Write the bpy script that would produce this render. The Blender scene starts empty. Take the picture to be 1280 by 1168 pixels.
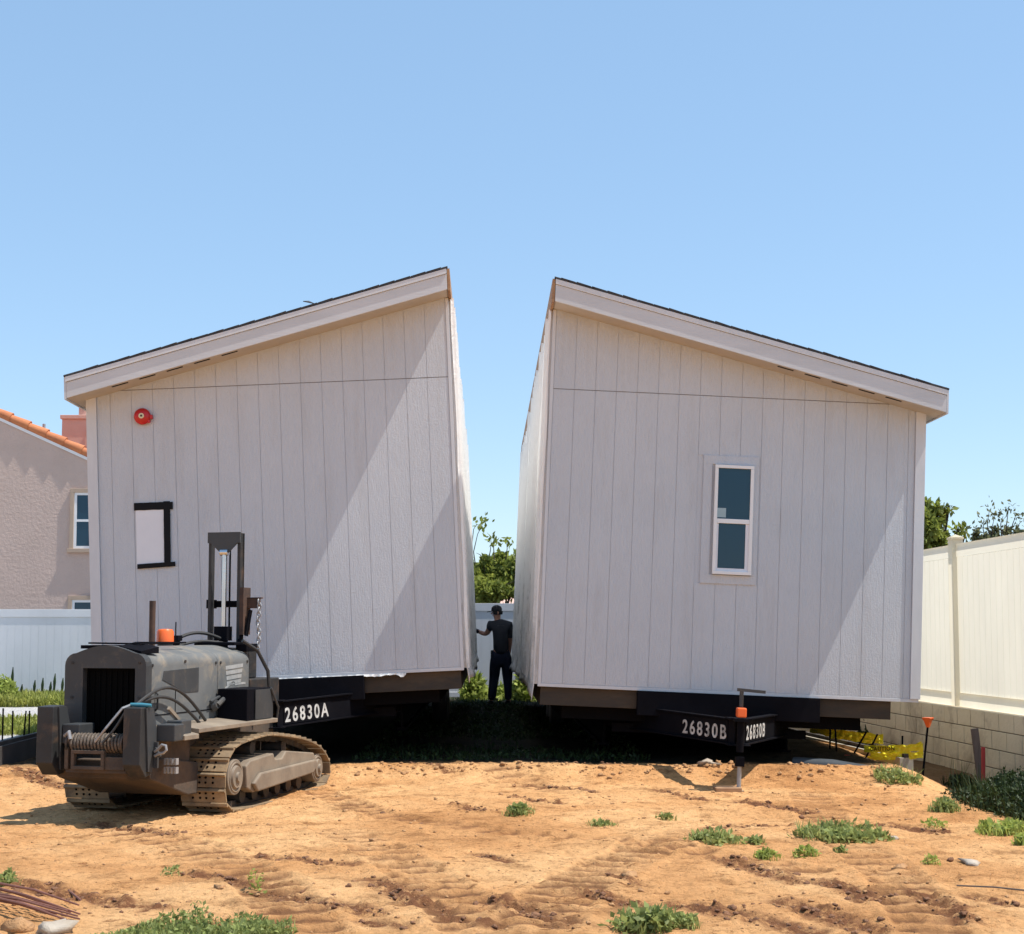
import bpy, bmesh, math, random
import numpy as np
from mathutils import Vector, Matrix, noise
random.seed(7); RNG = np.random.default_rng(11)
C = bpy.context.scene.collection
R = math.radians
# ------------------------------------------------------------------ camera model (used to read real positions off known depths)
F, PITCH, HZ, CAMH = 1830., R(4.5), 793., 1.33
YAW = math.atan(32 / F); YP = HZ - F * math.tan(PITCH)
def at(px, py, Y):
    r = (px - 640) / F; u = (YP - py) / F
    fy = math.cos(PITCH) - u * math.sin(PITCH); fz = math.sin(PITCH) + u * math.cos(PITCH)
    X = r * math.cos(YAW) + fy * math.sin(YAW); Yd = -r * math.sin(YAW) + fy * math.cos(YAW)
    t = Y / Yd
    return Vector((X * t, Y, CAMH + fz * t))
def on_ground(px, py, z=0.0):
    a = at(px, py, 1.0); k = (z - CAMH) / (a.z - CAMH)
    return Vector((a.x * k, k, z))

# ------------------------------------------------------------------ tagging
def tag(o, label=None, cat=None, group=None, kind=None):
    if label: o['label'] = label
    if cat: o['category'] = cat
    if group: o['group'] = group
    if kind: o['kind'] = kind
    return o
def empty(name, loc=(0, 0, 0), rot=(0, 0, 0)):
    o = bpy.data.objects.new(name, None); C.objects.link(o)
    o.location = loc; o.rotation_euler = rot; o.empty_display_size = .1
    return o
def part_label(o, label):
    o['label'] = label; return o

# ------------------------------------------------------------------ mesh builder
class MB:
    def __init__(s): s.v = []; s.f = []
    def add(s, vs, fs):
        n = len(s.v); s.v += [tuple(v) for v in vs]; s.f += [tuple(i + n for i in f) for f in fs]; return s
    def box(s, x0, x1, y0, y1, z0, z1, M=None):
        vs = [Vector((x, y, z)) for z in (z0, z1) for y in (y0, y1) for x in (x0, x1)]
        if M: vs = [M @ v for v in vs]
        return s.add(vs, [(0, 2, 3, 1), (4, 5, 7, 6), (0, 1, 5, 4), (2, 6, 7, 3), (0, 4, 6, 2), (1, 3, 7, 5)])
    def obox(s, p0, p1, w, h, up=(0, 0, 1)):           # beam from p0 to p1, width w, height h
        p0 = Vector(p0); p1 = Vector(p1); d = (p1 - p0).normalized(); up = Vector(up)
        if abs(d.dot(up)) > .98: up = Vector((0, 1, 0))
        r = d.cross(up).normalized(); u = r.cross(d)
        vs = [p + r * (a * w / 2) + u * (b * h / 2) for p in (p0, p1) for a, b in ((-1, -1), (1, -1), (1, 1), (-1, 1))]
        return s.add(vs, [(0, 1, 2, 3), (7, 6, 5, 4), (0, 4, 5, 1), (1, 5, 6, 2), (2, 6, 7, 3), (3, 7, 4, 0)])
    def prism(s, poly, axis, a0, a1):                   # poly of 2D points extruded along axis ('x','y','z')
        def P(p, a):
            return {'x': (a, p[0], p[1]), 'y': (p[0], a, p[1]), 'z': (p[0], p[1], a)}[axis]
        n = len(poly)
        vs = [P(p, a0) for p in poly] + [P(p, a1) for p in poly]
        return s.add(vs, [tuple(range(n)), tuple(range(2 * n - 1, n - 1, -1))] + [(i, (i + 1) % n, n + (i + 1) % n, n + i) for i in range(n)])
    def tube(s, pts, r, seg=8, cap=True):
        pts = [Vector(p) for p in pts]; rs = r if isinstance(r, (list, tuple)) else [r] * len(pts)
        base = len(s.v); prev = None
        for i, p in enumerate(pts):
            d = (pts[min(i + 1, len(pts) - 1)] - pts[max(i - 1, 0)]).normalized()
            if prev is None:
                a = Vector((0, 0, 1)) if abs(d.z) < .9 else Vector((1, 0, 0))
                n = d.cross(a).normalized()
            else: n = (prev - d * prev.dot(d)).normalized()
            prev = n; b = d.cross(n)
            for k in range(seg):
                t = 2 * math.pi * k / seg
                s.v.append(tuple(p + (n * math.cos(t) + b * math.sin(t)) * rs[i]))
        for i in range(len(pts) - 1):
            for k in range(seg):
                a = base + i * seg + k; b2 = base + i * seg + (k + 1) % seg
                s.f.append((a, b2, b2 + seg, a + seg))
        if cap:
            s.f.append(tuple(base + k for k in range(seg))[::-1])
            s.f.append(tuple(base + (len(pts) - 1) * seg + k for k in range(seg)))
        return s
    def cyl(s, c, r, h, axis='z', seg=20, r2=None):
        c = Vector(c); d = {'x': Vector((1, 0, 0)), 'y': Vector((0, 1, 0)), 'z': Vector((0, 0, 1))}[axis]
        return s.tube([c, c + d * h], [r, r if r2 is None else r2], seg)
    def xf(s, M, start=0):
        for i in range(start, len(s.v)): s.v[i] = tuple(M @ Vector(s.v[i]))
        return s
    def build(s, name, mat, parent=None, bevel=0, smooth=False, fix=True, loc=None):
        me = bpy.data.meshes.new(name); me.from_pydata(s.v, [], s.f)
        if fix:
            bm = bmesh.new(); bm.from_mesh(me); bmesh.ops.recalc_face_normals(bm, faces=bm.faces); bm.to_mesh(me); bm.free()
        me.materials.append(mat)
        if smooth:
            me.polygons.foreach_set('use_smooth', [True] * len(me.polygons))
            me.set_sharp_from_angle(angle=R(40))
        o = bpy.data.objects.new(name, me); C.objects.link(o)
        if parent: o.parent = parent
        if loc: o.location = loc
        if bevel:
            m = o.modifiers.new('bevel', 'BEVEL'); m.width = bevel; m.segments = 2; m.limit_method = 'ANGLE'; m.angle_limit = R(35)
        return o
def np_mesh(name, verts, faces, mat, parent=None, smooth=False):
    verts = np.asarray(verts, np.float32); faces = np.asarray(faces, np.int32)
    me = bpy.data.meshes.new(name); k = faces.shape[1]
    me.vertices.add(len(verts)); me.vertices.foreach_set('co', verts.ravel())
    me.loops.add(faces.size); me.loops.foreach_set('vertex_index', faces.ravel())
    me.polygons.add(len(faces)); me.polygons.foreach_set('loop_start', np.arange(0, faces.size, k, dtype=np.int32))
    me.polygons.foreach_set('loop_total', np.full(len(faces), k, np.int32))
    if smooth: me.polygons.foreach_set('use_smooth', np.ones(len(faces), bool))
    me.update(calc_edges=True); me.materials.append(mat)
    o = bpy.data.objects.new(name, me); C.objects.link(o)
    if parent: o.parent = parent
    return o
def copy_tree(o, parent=None):
    c = o.copy(); C.objects.link(c); c.parent = parent
    for ch in list(o.children): copy_tree(ch, c)
    return c

# ------------------------------------------------------------------ materials
def new_mat(name):
    m = bpy.data.materials.new(name); m.use_nodes = True
    nt = m.node_tree; return m, nt, nt.nodes['Principled BSDF'], nt.nodes['Material Output']
def nd(nt, t, **kw):
    n = nt.nodes.new(t)
    for k, v in kw.items():
        if k in n.inputs: n.inputs[k].default_value = v
        else: setattr(n, k, v)
    return n
def coords(nt, scale=(1, 1, 1)):
    tc = nd(nt, 'ShaderNodeTexCoord'); mp = nd(nt, 'ShaderNodeMapping'); mp.inputs['Scale'].default_value = scale
    nt.links.new(tc.outputs['Object'], mp.inputs['Vector']); return mp.outputs['Vector']
def noise_n(nt, vec, scale, detail=6, rough=.6, dist=0):
    n = nd(nt, 'ShaderNodeTexNoise'); n.inputs['Scale'].default_value = scale; n.inputs['Detail'].default_value = detail
    n.inputs['Roughness'].default_value = rough; n.inputs['Distortion'].default_value = dist
    nt.links.new(vec, n.inputs['Vector']); return n.outputs['Fac']
def ramp(nt, fac, stops):
    r = nd(nt, 'ShaderNodeValToRGB'); e = r.color_ramp.elements
    e[0].position = stops[0][0]; e[0].color = (*stops[0][1], 1) if len(stops[0][1]) == 3 else stops[0][1]
    e[1].position = stops[-1][0]; e[1].color = (*stops[-1][1], 1)
    for p, c in stops[1:-1]:
        x = e.new(p); x.color = (*c, 1)
    nt.links.new(fac, r.inputs['Fac']); return r.outputs['Color']
def mixc(nt, fac, a, b, mode='MIX'):
    n = nd(nt, 'ShaderNodeMix'); n.data_type = 'RGBA'; n.blend_type = mode
    for sock, v in ((n.inputs[0], fac), (n.inputs[6], a), (n.inputs[7], b)):
        if hasattr(v, 'links'): nt.links.new(v, sock)
        elif isinstance(v, (int, float)): sock.default_value = v
        else: sock.default_value = (*v, 1)
    return n.outputs[2]
def bump(nt, p, h, strength=.4, dist=.01):
    b = nd(nt, 'ShaderNodeBump'); b.inputs['Strength'].default_value = strength; b.inputs['Distance'].default_value = dist
    nt.links.new(h, b.inputs['Height']); nt.links.new(b.outputs['Normal'], p.inputs['Normal'])
def simple(name, c1, c2=None, scale=6, rough=.7, metal=0, bs=.3, bd=.005, bscale=None, stretch=(1, 1, 1), spec=.5, dirt=None, dirt_scale=2.5, dirt_lo=.5, dirt_hi=.72):
    m, nt, p, o = new_mat(name); v = coords(nt, stretch)
    c2 = c2 or tuple(x * .82 for x in c1)
    n = noise_n(nt, v, scale)
    col = ramp(nt, n, [(.3, c2), (.7, c1)])
    if dirt:
        dn = noise_n(nt, v, dirt_scale, 8, .7, .6)
        dm = ramp(nt, dn, [(dirt_lo, (0, 0, 0)), (dirt_hi, (1, 1, 1))])
        col = mixc(nt, dm, col, dirt)
    nt.links.new(col, p.inputs['Base Color'])
    p.inputs['Roughness'].default_value = rough; p.inputs['Metallic'].default_value = metal
    p.inputs['Specular IOR Level'].default_value = spec
    bn = noise_n(nt, v, bscale or scale * 8, 5)
    if bs: bump(nt, p, bn, bs, bd)
    return m

def dirt_mat():
    m, nt, p, o = new_mat('dry_orange_soil')
    geo = nd(nt, 'ShaderNodeNewGeometry'); pos = geo.outputs['Position']
    big = noise_n(nt, pos, .55, 7, .62, .7); mid = noise_n(nt, pos, 3.2, 9, .68, .4); fine = noise_n(nt, pos, 28, 8, .7)
    c = ramp(nt, big, [(.30, (.50, .245, .095)), (.45, (.68, .36, .15)), (.6, (.79, .465, .215)), (.75, (.68, .365, .15))])
    c2 = ramp(nt, mid, [(.36, (.34, .27, .22)), (.455, (.88, .85, .82)), (.62, (1.08, 1.08, 1.1))])
    st = nd(nt, 'ShaderNodeMapping'); st.inputs['Scale'].default_value = (1.0, 2.2, 1); nt.links.new(pos, st.inputs['Vector'])
    mid2 = noise_n(nt, st.outputs[0], 7.5, 9, .74, .5); c4 = ramp(nt, mid2, [(.365, (.26, .165, .12)), (.42, (.92, .90, .88)), (.7, (1.06, 1.06, 1.08))])
    c = mixc(nt, .62, c, c2, 'MULTIPLY'); c = mixc(nt, .75, c, c4, 'MULTIPLY')
    c3 = ramp(nt, fine, [(.33, (.36, .28, .22)), (.43, (.95, .94, .93)), (.6, (1.04, 1.04, 1.05)), (.72, (1.25, 1.25, 1.28))])
    c = mixc(nt, .85, c, c3, 'MULTIPLY')
    # churned dark clumps where the hollow attribute says so, shade beneath the homes and by the fence painted as dark soil
    at1 = nd(nt, 'ShaderNodeAttribute'); at1.attribute_name = 'churn'
    nz = noise_n(nt, pos, 11, 8, .75)
    mul = nd(nt, 'ShaderNodeMath', operation='MULTIPLY'); nt.links.new(at1.outputs['Fac'], mul.inputs[0]); nt.links.new(ramp(nt, nz, [(.36, (0, 0, 0)), (.52, (1, 1, 1))]), mul.inputs[1])
    c = mixc(nt, mul.outputs[0], c, (.20, .085, .04))
    at4 = nd(nt, 'ShaderNodeAttribute'); at4.attribute_name = 'rut'; c = mixc(nt, at4.outputs['Fac'], c, (.21, .095, .042))  # tread troughs painted darker, since the sun casts no shade across these ridges
    at2 = nd(nt, 'ShaderNodeAttribute'); at2.attribute_name = 'shade_tone'
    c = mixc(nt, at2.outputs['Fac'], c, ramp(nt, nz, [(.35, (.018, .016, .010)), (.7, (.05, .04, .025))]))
    at3 = nd(nt, 'ShaderNodeAttribute'); at3.attribute_name = 'gravel'
    c = mixc(nt, at3.outputs['Fac'], c, ramp(nt, fine, [(.35, (.30, .28, .26)), (.6, (.62, .60, .58))]))
    nt.links.new(c, p.inputs['Base Color']); p.inputs['Roughness'].default_value = .95; p.inputs['Specular IOR Level'].default_value = .15
    ad = nd(nt, 'ShaderNodeMath', operation='MULTIPLY_ADD'); nt.links.new(noise_n(nt, pos, 60, 6, .7), ad.inputs[0]); ad.inputs[1].default_value = .35; nt.links.new(noise_n(nt, pos, 14, 8, .72), ad.inputs[2])
    bump(nt, p, ad.outputs[0], 1.0, .045)
    return m

def siding_mat():
    m, nt, p, o = new_mat('painted_hardboard_siding')
    v = coords(nt); vs = coords(nt, (9, 9, 1.1))
    n = noise_n(nt, v, .9, 5); col = ramp(nt, n, [(.3, (.52, .548, .588)), (.7, (.57, .598, .638))])
    sm = noise_n(nt, coords(nt, (5, 5, .6)), 1.2, 7, .7)
    col = mixc(nt, ramp(nt, sm, [(.52, (0, 0, 0)), (.85, (.38, .38, .38))]), col, (.36, .33, .30))
    nt.links.new(col, p.inputs['Base Color']); p.inputs['Roughness'].default_value = .62; p.inputs['Specular IOR Level'].default_value = .3
    g = noise_n(nt, vs, 9, 8, .7, .8); g2 = noise_n(nt, v, 55, 4, .6)
    ad = nd(nt, 'ShaderNodeMath', operation='MULTIPLY_ADD'); nt.links.new(g2, ad.inputs[0]); ad.inputs[1].default_value = .5; nt.links.new(g, ad.inputs[2])
    bump(nt, p, ad.outputs[0], .8, .010)
    return m

def wrap_mat():
    m, nt, p, o = new_mat('white_house_wrap')
    v = coords(nt, (1, 1, .35)); tc = nd(nt, 'ShaderNodeTexCoord'); sx = nd(nt, 'ShaderNodeSeparateXYZ'); nt.links.new(tc.outputs['Object'], sx.inputs[0])
    low = nd(nt, 'ShaderNodeMapRange'); low.inputs['From Min'].default_value = -.1; low.inputs['From Max'].default_value = 1.9; low.inputs['To Min'].default_value = .16; low.inputs['To Max'].default_value = -.10
    nt.links.new(sx.outputs['Z'], low.inputs['Value'])
    n = noise_n(nt, v, 2.3, 9, .75, 1.2)
    ad = nd(nt, 'ShaderNodeMath', operation='ADD'); nt.links.new(n, ad.inputs[0]); nt.links.new(low.outputs[0], ad.inputs[1])
    col = mixc(nt, ramp(nt, ad.outputs[0], [(.56, (0, 0, 0)), (.86, (1, 1, 1))]), (.88, .87, .85), (.24, .225, .195))
    nt.links.new(col, p.inputs['Base Color']); p.inputs['Roughness'].default_value = .5
    bump(nt, p, noise_n(nt, coords(nt, (1, 3, 1)), 6, 6, .6, 1), .6, .02)
    return m

def vinyl_mat(name, col, trans=.25):
    m, nt, p, o = new_mat(name)
    v = coords(nt, (1, 1, .4)); n = noise_n(nt, v, 1.6, 7, .65)
    c = ramp(nt, n, [(.3, tuple(x * .9 for x in col)), (.65, col)])
    nt.links.new(c, p.inputs['Base Color']); p.inputs['Roughness'].default_value = .42
    tr = nd(nt, 'ShaderNodeBsdfTranslucent'); nt.links.new(c, tr.inputs['Color'])
    mx = nd(nt, 'ShaderNodeMixShader'); mx.inputs[0].default_value = trans
    nt.links.new(p.outputs[0], mx.inputs[1]); nt.links.new(tr.outputs[0], mx.inputs[2]); nt.links.new(mx.outputs[0], o.inputs['Surface'])
    return m

def leaf_mat(name, c1, c2, trans=.35):
    m, nt, p, o = new_mat(name)
    geo = nd(nt, 'ShaderNodeNewGeometry')
    n = noise_n(nt, geo.outputs['Position'], 2.2, 5, .7)
    rnd = ramp(nt, geo.outputs['Random Per Island'], [(0, (.6, .6, .6)), (1, (1.35, 1.35, 1.35))])
    c = mixc(nt, .9, ramp(nt, n, [(.3, c1), (.7, c2)]), rnd, 'MULTIPLY')
    nt.links.new(c, p.inputs['Base Color']); p.inputs['Roughness'].default_value = .55; p.inputs['Specular IOR Level'].default_value = .3
    tr = nd(nt, 'ShaderNodeBsdfTranslucent'); nt.links.new(c, tr.inputs['Color'])
    mx = nd(nt, 'ShaderNodeMixShader'); mx.inputs[0].default_value = trans
    nt.links.new(p.outputs[0], mx.inputs[1]); nt.links.new(tr.outputs[0], mx.inputs[2]); nt.links.new(mx.outputs[0], o.inputs['Surface'])
    return m

MAT = dict(
    soil=dirt_mat(), siding=siding_mat(), wrap=wrap_mat(),
    trim=simple('painted_trim', (.62, .635, .66), (.56, .575, .60), 3, .6, bs=.25, bd=.003, stretch=(4, 4, 1)),
    fascia=simple('painted_fascia', (.59, .60, .62), (.50, .51, .525), 2, .6, bs=.35, bd=.004, stretch=(.6, 1, 3)),
    soffit=simple('soffit_paint', (.50, .45, .39), (.44, .40, .35), 4, .7),
    rawwood=simple('raw_wood', (.42, .25, .13), (.28, .15, .08), 5, .8, stretch=(1, 1, 5)),
    rim=simple('rim_board', (.085, .058, .034), (.02, .015, .011), 2.2, .75, stretch=(.5, 1, 2), dirt=(.03, .025, .02), dirt_scale=1.2, dirt_lo=.42, dirt_hi=.6),
    seamline=simple('weathered_flashing', (.22, .20, .19), (.17, .155, .15), 3, .7, bs=.1),
    shingle=simple('asphalt_shingle', (.07, .07, .075), (.03, .03, .032), 12, .95, bs=.8, bd=.01),
    black=simple('black_steel', (.007, .007, .010), (.004, .004, .006), 4, .7, bs=.15, spec=.06),
    belly=simple('belly_board', (.006, .006, .007), None, 3, .9, spec=.05),
    white=simple('white_vinyl_frame', (.80, .80, .80), (.74, .74, .74), 3, .4, bs=0),
    lettering=simple('white_lettering', (.66, .66, .64), (.34, .34, .33), 9, .6, bs=0, dirt=(.10, .10, .10), dirt_scale=14, dirt_lo=.52, dirt_hi=.7),
    tape=simple('black_tape', (.004, .004, .006), None, 4, .6, spec=.2, bs=.5, bd=.004, bscale=14),
    panelgrey=simple('grey_panel', (.74, .75, .79), (.70, .71, .75), 3, .5, bs=.1),
    red=simple('red_enamel', (.55, .012, .012), (.42, .01, .01), 5, .35, bs=0),
    cream=simple('cream_cap', (.75, .70, .45), None, 5, .5, bs=0),
    sticker=simple('pale_sticker', (.34, .46, .50), None, 5, .6, bs=0),
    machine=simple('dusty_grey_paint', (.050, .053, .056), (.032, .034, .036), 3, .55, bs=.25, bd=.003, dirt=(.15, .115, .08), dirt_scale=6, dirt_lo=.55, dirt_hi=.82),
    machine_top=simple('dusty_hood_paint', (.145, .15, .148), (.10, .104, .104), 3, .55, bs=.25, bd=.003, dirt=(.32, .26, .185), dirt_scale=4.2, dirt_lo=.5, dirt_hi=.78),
    mdark=simple('dark_machine_steel', (.028, .028, .029), (.014, .014, .014), 4, .6, bs=.4, bd=.004, dirt=(.14, .08, .045), dirt_scale=2.2, dirt_lo=.5, dirt_hi=.75),
    mdirt=simple('clay_caked_steel', (.125, .08, .05), (.032, .026, .023), 3.5, .85, bs=.6, bd=.008, dirt=(.06, .05, .04), dirt_scale=3, dirt_lo=.5, dirt_hi=.7),
    shoe=simple('clay_caked_track_shoe', (.36, .25, .14), (.13, .09, .055), 5, .75, bs=.6, bd=.006, dirt=(.10, .075, .055), dirt_scale=4, dirt_lo=.52, dirt_hi=.75),
    frame=simple('dusty_track_frame', (.28, .225, .165), (.17, .13, .095), 4, .7, bs=.4, bd=.004, dirt=(.13, .11, .09), dirt_scale=3, dirt_lo=.55, dirt_hi=.8),
    grille=simple('black_grille', (.004, .004, .004), (.003, .003, .003), 4, .85, bs=.2, spec=.05),
    rubber=simple('black_rubber', (.02, .02, .022), None, 5, .6, bs=.2),
    hose=simple('dusty_hose', (.035, .032, .03), (.02, .02, .02), 7, .6, bs=.2),
    chrome=simple('steel_rod', (.60, .62, .66), None, 3, .22, metal=1, bs=0),
    rust=simple('rusty_steel', (.10, .05, .03), (.04, .025, .02), 8, .85, bs=.5),
    orange=simple('orange_plastic', (.90, .16, .03), (.82, .13, .025), 3, .35, bs=0),
    teal=simple('blue_sleeve', (.04, .20, .27), None, 3, .5, bs=.2),
    cable=simple('wire_rope', (.20, .15, .11), (.05, .045, .04), 40, .6, metal=.3, bs=.6),
    galv=simple('galvanised_steel', (.42, .42, .42), (.30, .30, .31), 8, .5, metal=.4, bs=.2),
    decal=simple('pale_decal', (.40, .40, .39), (.27, .27, .26), 14, .6, bs=0),
    stucco=simple('pink_stucco', (.58, .44, .375), (.52, .395, .335), 1.3, .92, bs=.9, bd=.02, bscale=14),
    stucco2=simple('salmon_stucco', (.62, .40, .33), (.56, .35, .28), 2, .9, bs=.5, bd=.01, bscale=14),
    stuccotrim=simple('tan_trim', (.47, .35, .26), (.42, .31, .23), 2, .85, bs=.3),
    tile=simple('terracotta_tile', (.58, .22, .085), (.40, .13, .055), 2.6, .8, bs=.4, bd=.01),
    vinyl=vinyl_mat('white_fence_vinyl', (.78, .78, .80), .06),
    vinylc=vinyl_mat('cream_fence_vinyl', (.90, .845, .70), .58),
    block=simple('slump_block', (.74, .63, .45), (.66, .56, .39), 2.2, .92, bs=.7, bd=.01, bscale=20, dirt=(.34, .26, .18), dirt_scale=1.5),
    mortar=simple('mortar', (.22, .18, .13), None, 5, .95),
    concrete=simple('concrete', (.46, .42, .35), (.36, .33, .28), 3, .9, bs=.5, bd=.006, dirt=(.28, .2, .12), dirt_scale=2),
    plyform=simple('form_board', (.075, .065, .06), (.04, .035, .033), 3, .85, bs=.4),
    tapey=simple('yellow_tape', (.80, .70, .03), (.72, .62, .02), 6, .4, bs=0),
    pipe=simple('grey_pipe', (.07, .08, .09), (.04, .045, .05), 4, .5, bs=.2, spec=.3),
    bag=simple('white_bag', (.78, .78, .76), (.6, .6, .58), 5, .5, bs=.6, bd=.02, bscale=10),
    rock=simple('pale_rock', (.46, .40, .33), (.30, .24, .18), 5, .9, bs=.7, bd=.01),
    clod=simple('dark_soil_clod', (.27, .13, .065), (.13, .06, .032), 9, .95, bs=.9, bd=.015),
    clodlight=simple('dry_soil_clod', (.50, .28, .13), (.36, .19, .085), 9, .95, bs=.9, bd=.015),
    wood_stake=simple('weathered_stake', (.13, .10, .085), (.08, .06, .05), 6, .85, stretch=(6, 6, 1)),
    redstake=simple('red_stake', (.35, .03, .025), (.25, .02, .02), 6, .7),
    weed=leaf_mat('weed_leaf', (.21, .25, .07), (.38, .42, .15), .45),
    weedy=leaf_mat('yellow_green_grass', (.20, .24, .04), (.38, .38, .09)),
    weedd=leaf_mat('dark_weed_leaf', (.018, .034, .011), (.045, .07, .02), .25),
    weedv=leaf_mat('vivid_weed_leaf', (.26, .32, .06), (.42, .48, .13), .45),
    leafa=leaf_mat('tree_leaf_olive', (.17, .21, .035), (.36, .40, .09), .5),
    leafb=leaf_mat('tree_leaf_grey', (.12, .14, .06), (.24, .24, .12), .35),
    bark=simple('bark', (.14, .10, .07), (.07, .05, .035), 8, .95, bs=.8, bd=.02, stretch=(4, 4, 1)),
    dry=simple('dry_stick', (.24, .10, .07), (.14, .06, .045), 9, .9),
    skin=simple('skin', (.52, .26, .18), (.46, .22, .15), 5, .55, bs=0),
    shirt=simple('charcoal_shirt', (.032, .035, .044), (.02, .022, .03), 5, .9, bs=.6, bd=.01, bscale=7),
    jeans=simple('navy_trousers', (.016, .022, .05), (.009, .012, .028), 6, .9, bs=.6, bd=.01, bscale=8),
    cap=simple('black_cap_cloth', (.02, .02, .025), None, 6, .85, bs=.2),
    shoeleather=simple('black_boot', (.015, .013, .012), None, 6, .6, bs=.2),
    print=simple('faded_print', (.10, .11, .13), (.05, .055, .065), 30, .8, bs=0),
)
def glass_mat():
    m, nt, p, o = new_mat('window_glass')
    p.inputs['Base Color'].default_value = (.010, .045, .080, 1); p.inputs['Roughness'].default_value = .05
    p.inputs['Specular IOR Level'].default_value = .5; p.inputs['IOR'].default_value = 1.45
    bump(nt, p, noise_n(nt, coords(nt), 2.0, 2), .06, .02); return m
MAT['glass'] = glass_mat()

# ------------------------------------------------------------------ ground
def vnoise(x, y, seed):
    """2D value noise, numpy"""
    xi = np.floor(x).astype(np.int64); yi = np.floor(y).astype(np.int64); xf = x - xi; yf = y - yi
    u = xf * xf * (3 - 2 * xf); v = yf * yf * (3 - 2 * yf)
    def h(a, b):
        n = (a * 374761393 + b * 668265263 + seed * 974634777) & 0x7fffffff
        n = ((n ^ (n >> 13)) * 1274126177) & 0x7fffffff
        return ((n ^ (n >> 16)) & 0xffff) / 65535.0
    return (h(xi, yi) * (1 - u) + h(xi + 1, yi) * u) * (1 - v) + (h(xi, yi + 1) * (1 - u) + h(xi + 1, yi + 1) * u) * v
def fbm(x, y, s, oct=4, seed=0, g=.5):
    t = 0; a = 1.; n = 0
    for i in range(oct):
        t = t + a * (vnoise(x * s + 31.7 * i, y * s - 17.3 * i, seed + i) - .5); n += a; a *= g; s *= 2.03
    return t / n * 2
def sstep(x, a, b):
    t = np.clip((x - a) / (b - a), 0, 1); return t * t * (3 - 2 * t)
RUTS = [([(860, 1040), (770, 1082), (705, 1120), (640, 1190)], .21),
        ([(420, 1040), (490, 1075), (560, 1125), (610, 1190)], .19),
        ([(380, 985), (470, 1020), (620, 1042), (820, 1058), (1010, 1090)], .15),
        ([(560, 950), (610, 972), (700, 992)], .19),
        ([(120, 1035), (230, 1060), (330, 1105), (400, 1190)], .19),
        ([(1010, 990), (1040, 1040), (1120, 1100), (1180, 1180)], .18)]
CHURN = [((462, 1107), (545, 1142), .11), ((728, 1122), (800, 1140), .10), ((545, 1150), (620, 1165), .08), ((860, 1138), (1010, 1168), .12),
         ((1035, 1105), (1100, 1130), .10), ((1150, 1120), (1205, 1150), .10), ((1090, 1160), (1110, 1166), .08), ((700, 968), (790, 972), .10), ((510, 970), (560, 976), .08),
         ((660, 983), (740, 990), .09), ((770, 1100), (800, 1112), .07), ((900, 1075), (990, 1105), .12), ((340, 1120), (470, 1150), .10), ((230, 1095), (330, 1110), .09),
         ((330, 1075), (440, 1085), .07), ((590, 1070), (640, 1080), .06), ((930, 1000), (1010, 1015), .10), ((10, 1110), (190, 1140), .12), ((880, 1035), (980, 1030), .08),
         ((1100, 1030), (1180, 1040), .09), ((460, 1160), (500, 1166), .08), ((1215, 1120), (1275, 1135), .07), ((620, 1135), (700, 1160), .14), ((980, 1130), (1090, 1165), .15), ((640, 1000), (700, 1008), .07), ((560, 1010), (620, 1016), .07), ((820, 988), (880, 1000), .08), ((120, 1030), (220, 1045), .10), ((20, 975), (90, 985), .10)]
def seg_dist(x, y, a, b):
    dx, dy = b[0] - a[0], b[1] - a[1]; L2 = dx * dx + dy * dy + 1e-9
    t = np.clip(((x - a[0]) * dx + (y - a[1]) * dy) / L2, 0, 1)
    return np.hypot(x - a[0] - t * dx, y - a[1] - t * dy), t * math.sqrt(L2), ((x - a[0]) * dy - (y - a[1]) * dx) / math.sqrt(L2)
def base_h(x, y):
    z = .10 * sstep(y, 13.0, 13.75) + 0 * x
    z = z - .30 * sstep(x, 3.7, 4.7) * sstep(y, 7, 9.5) * (1 - sstep(y, 24, 28)) * (1 + .0 * x)
    z = z + .04 * fbm(x, y, .35, 3, 5)
    return z
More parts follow.
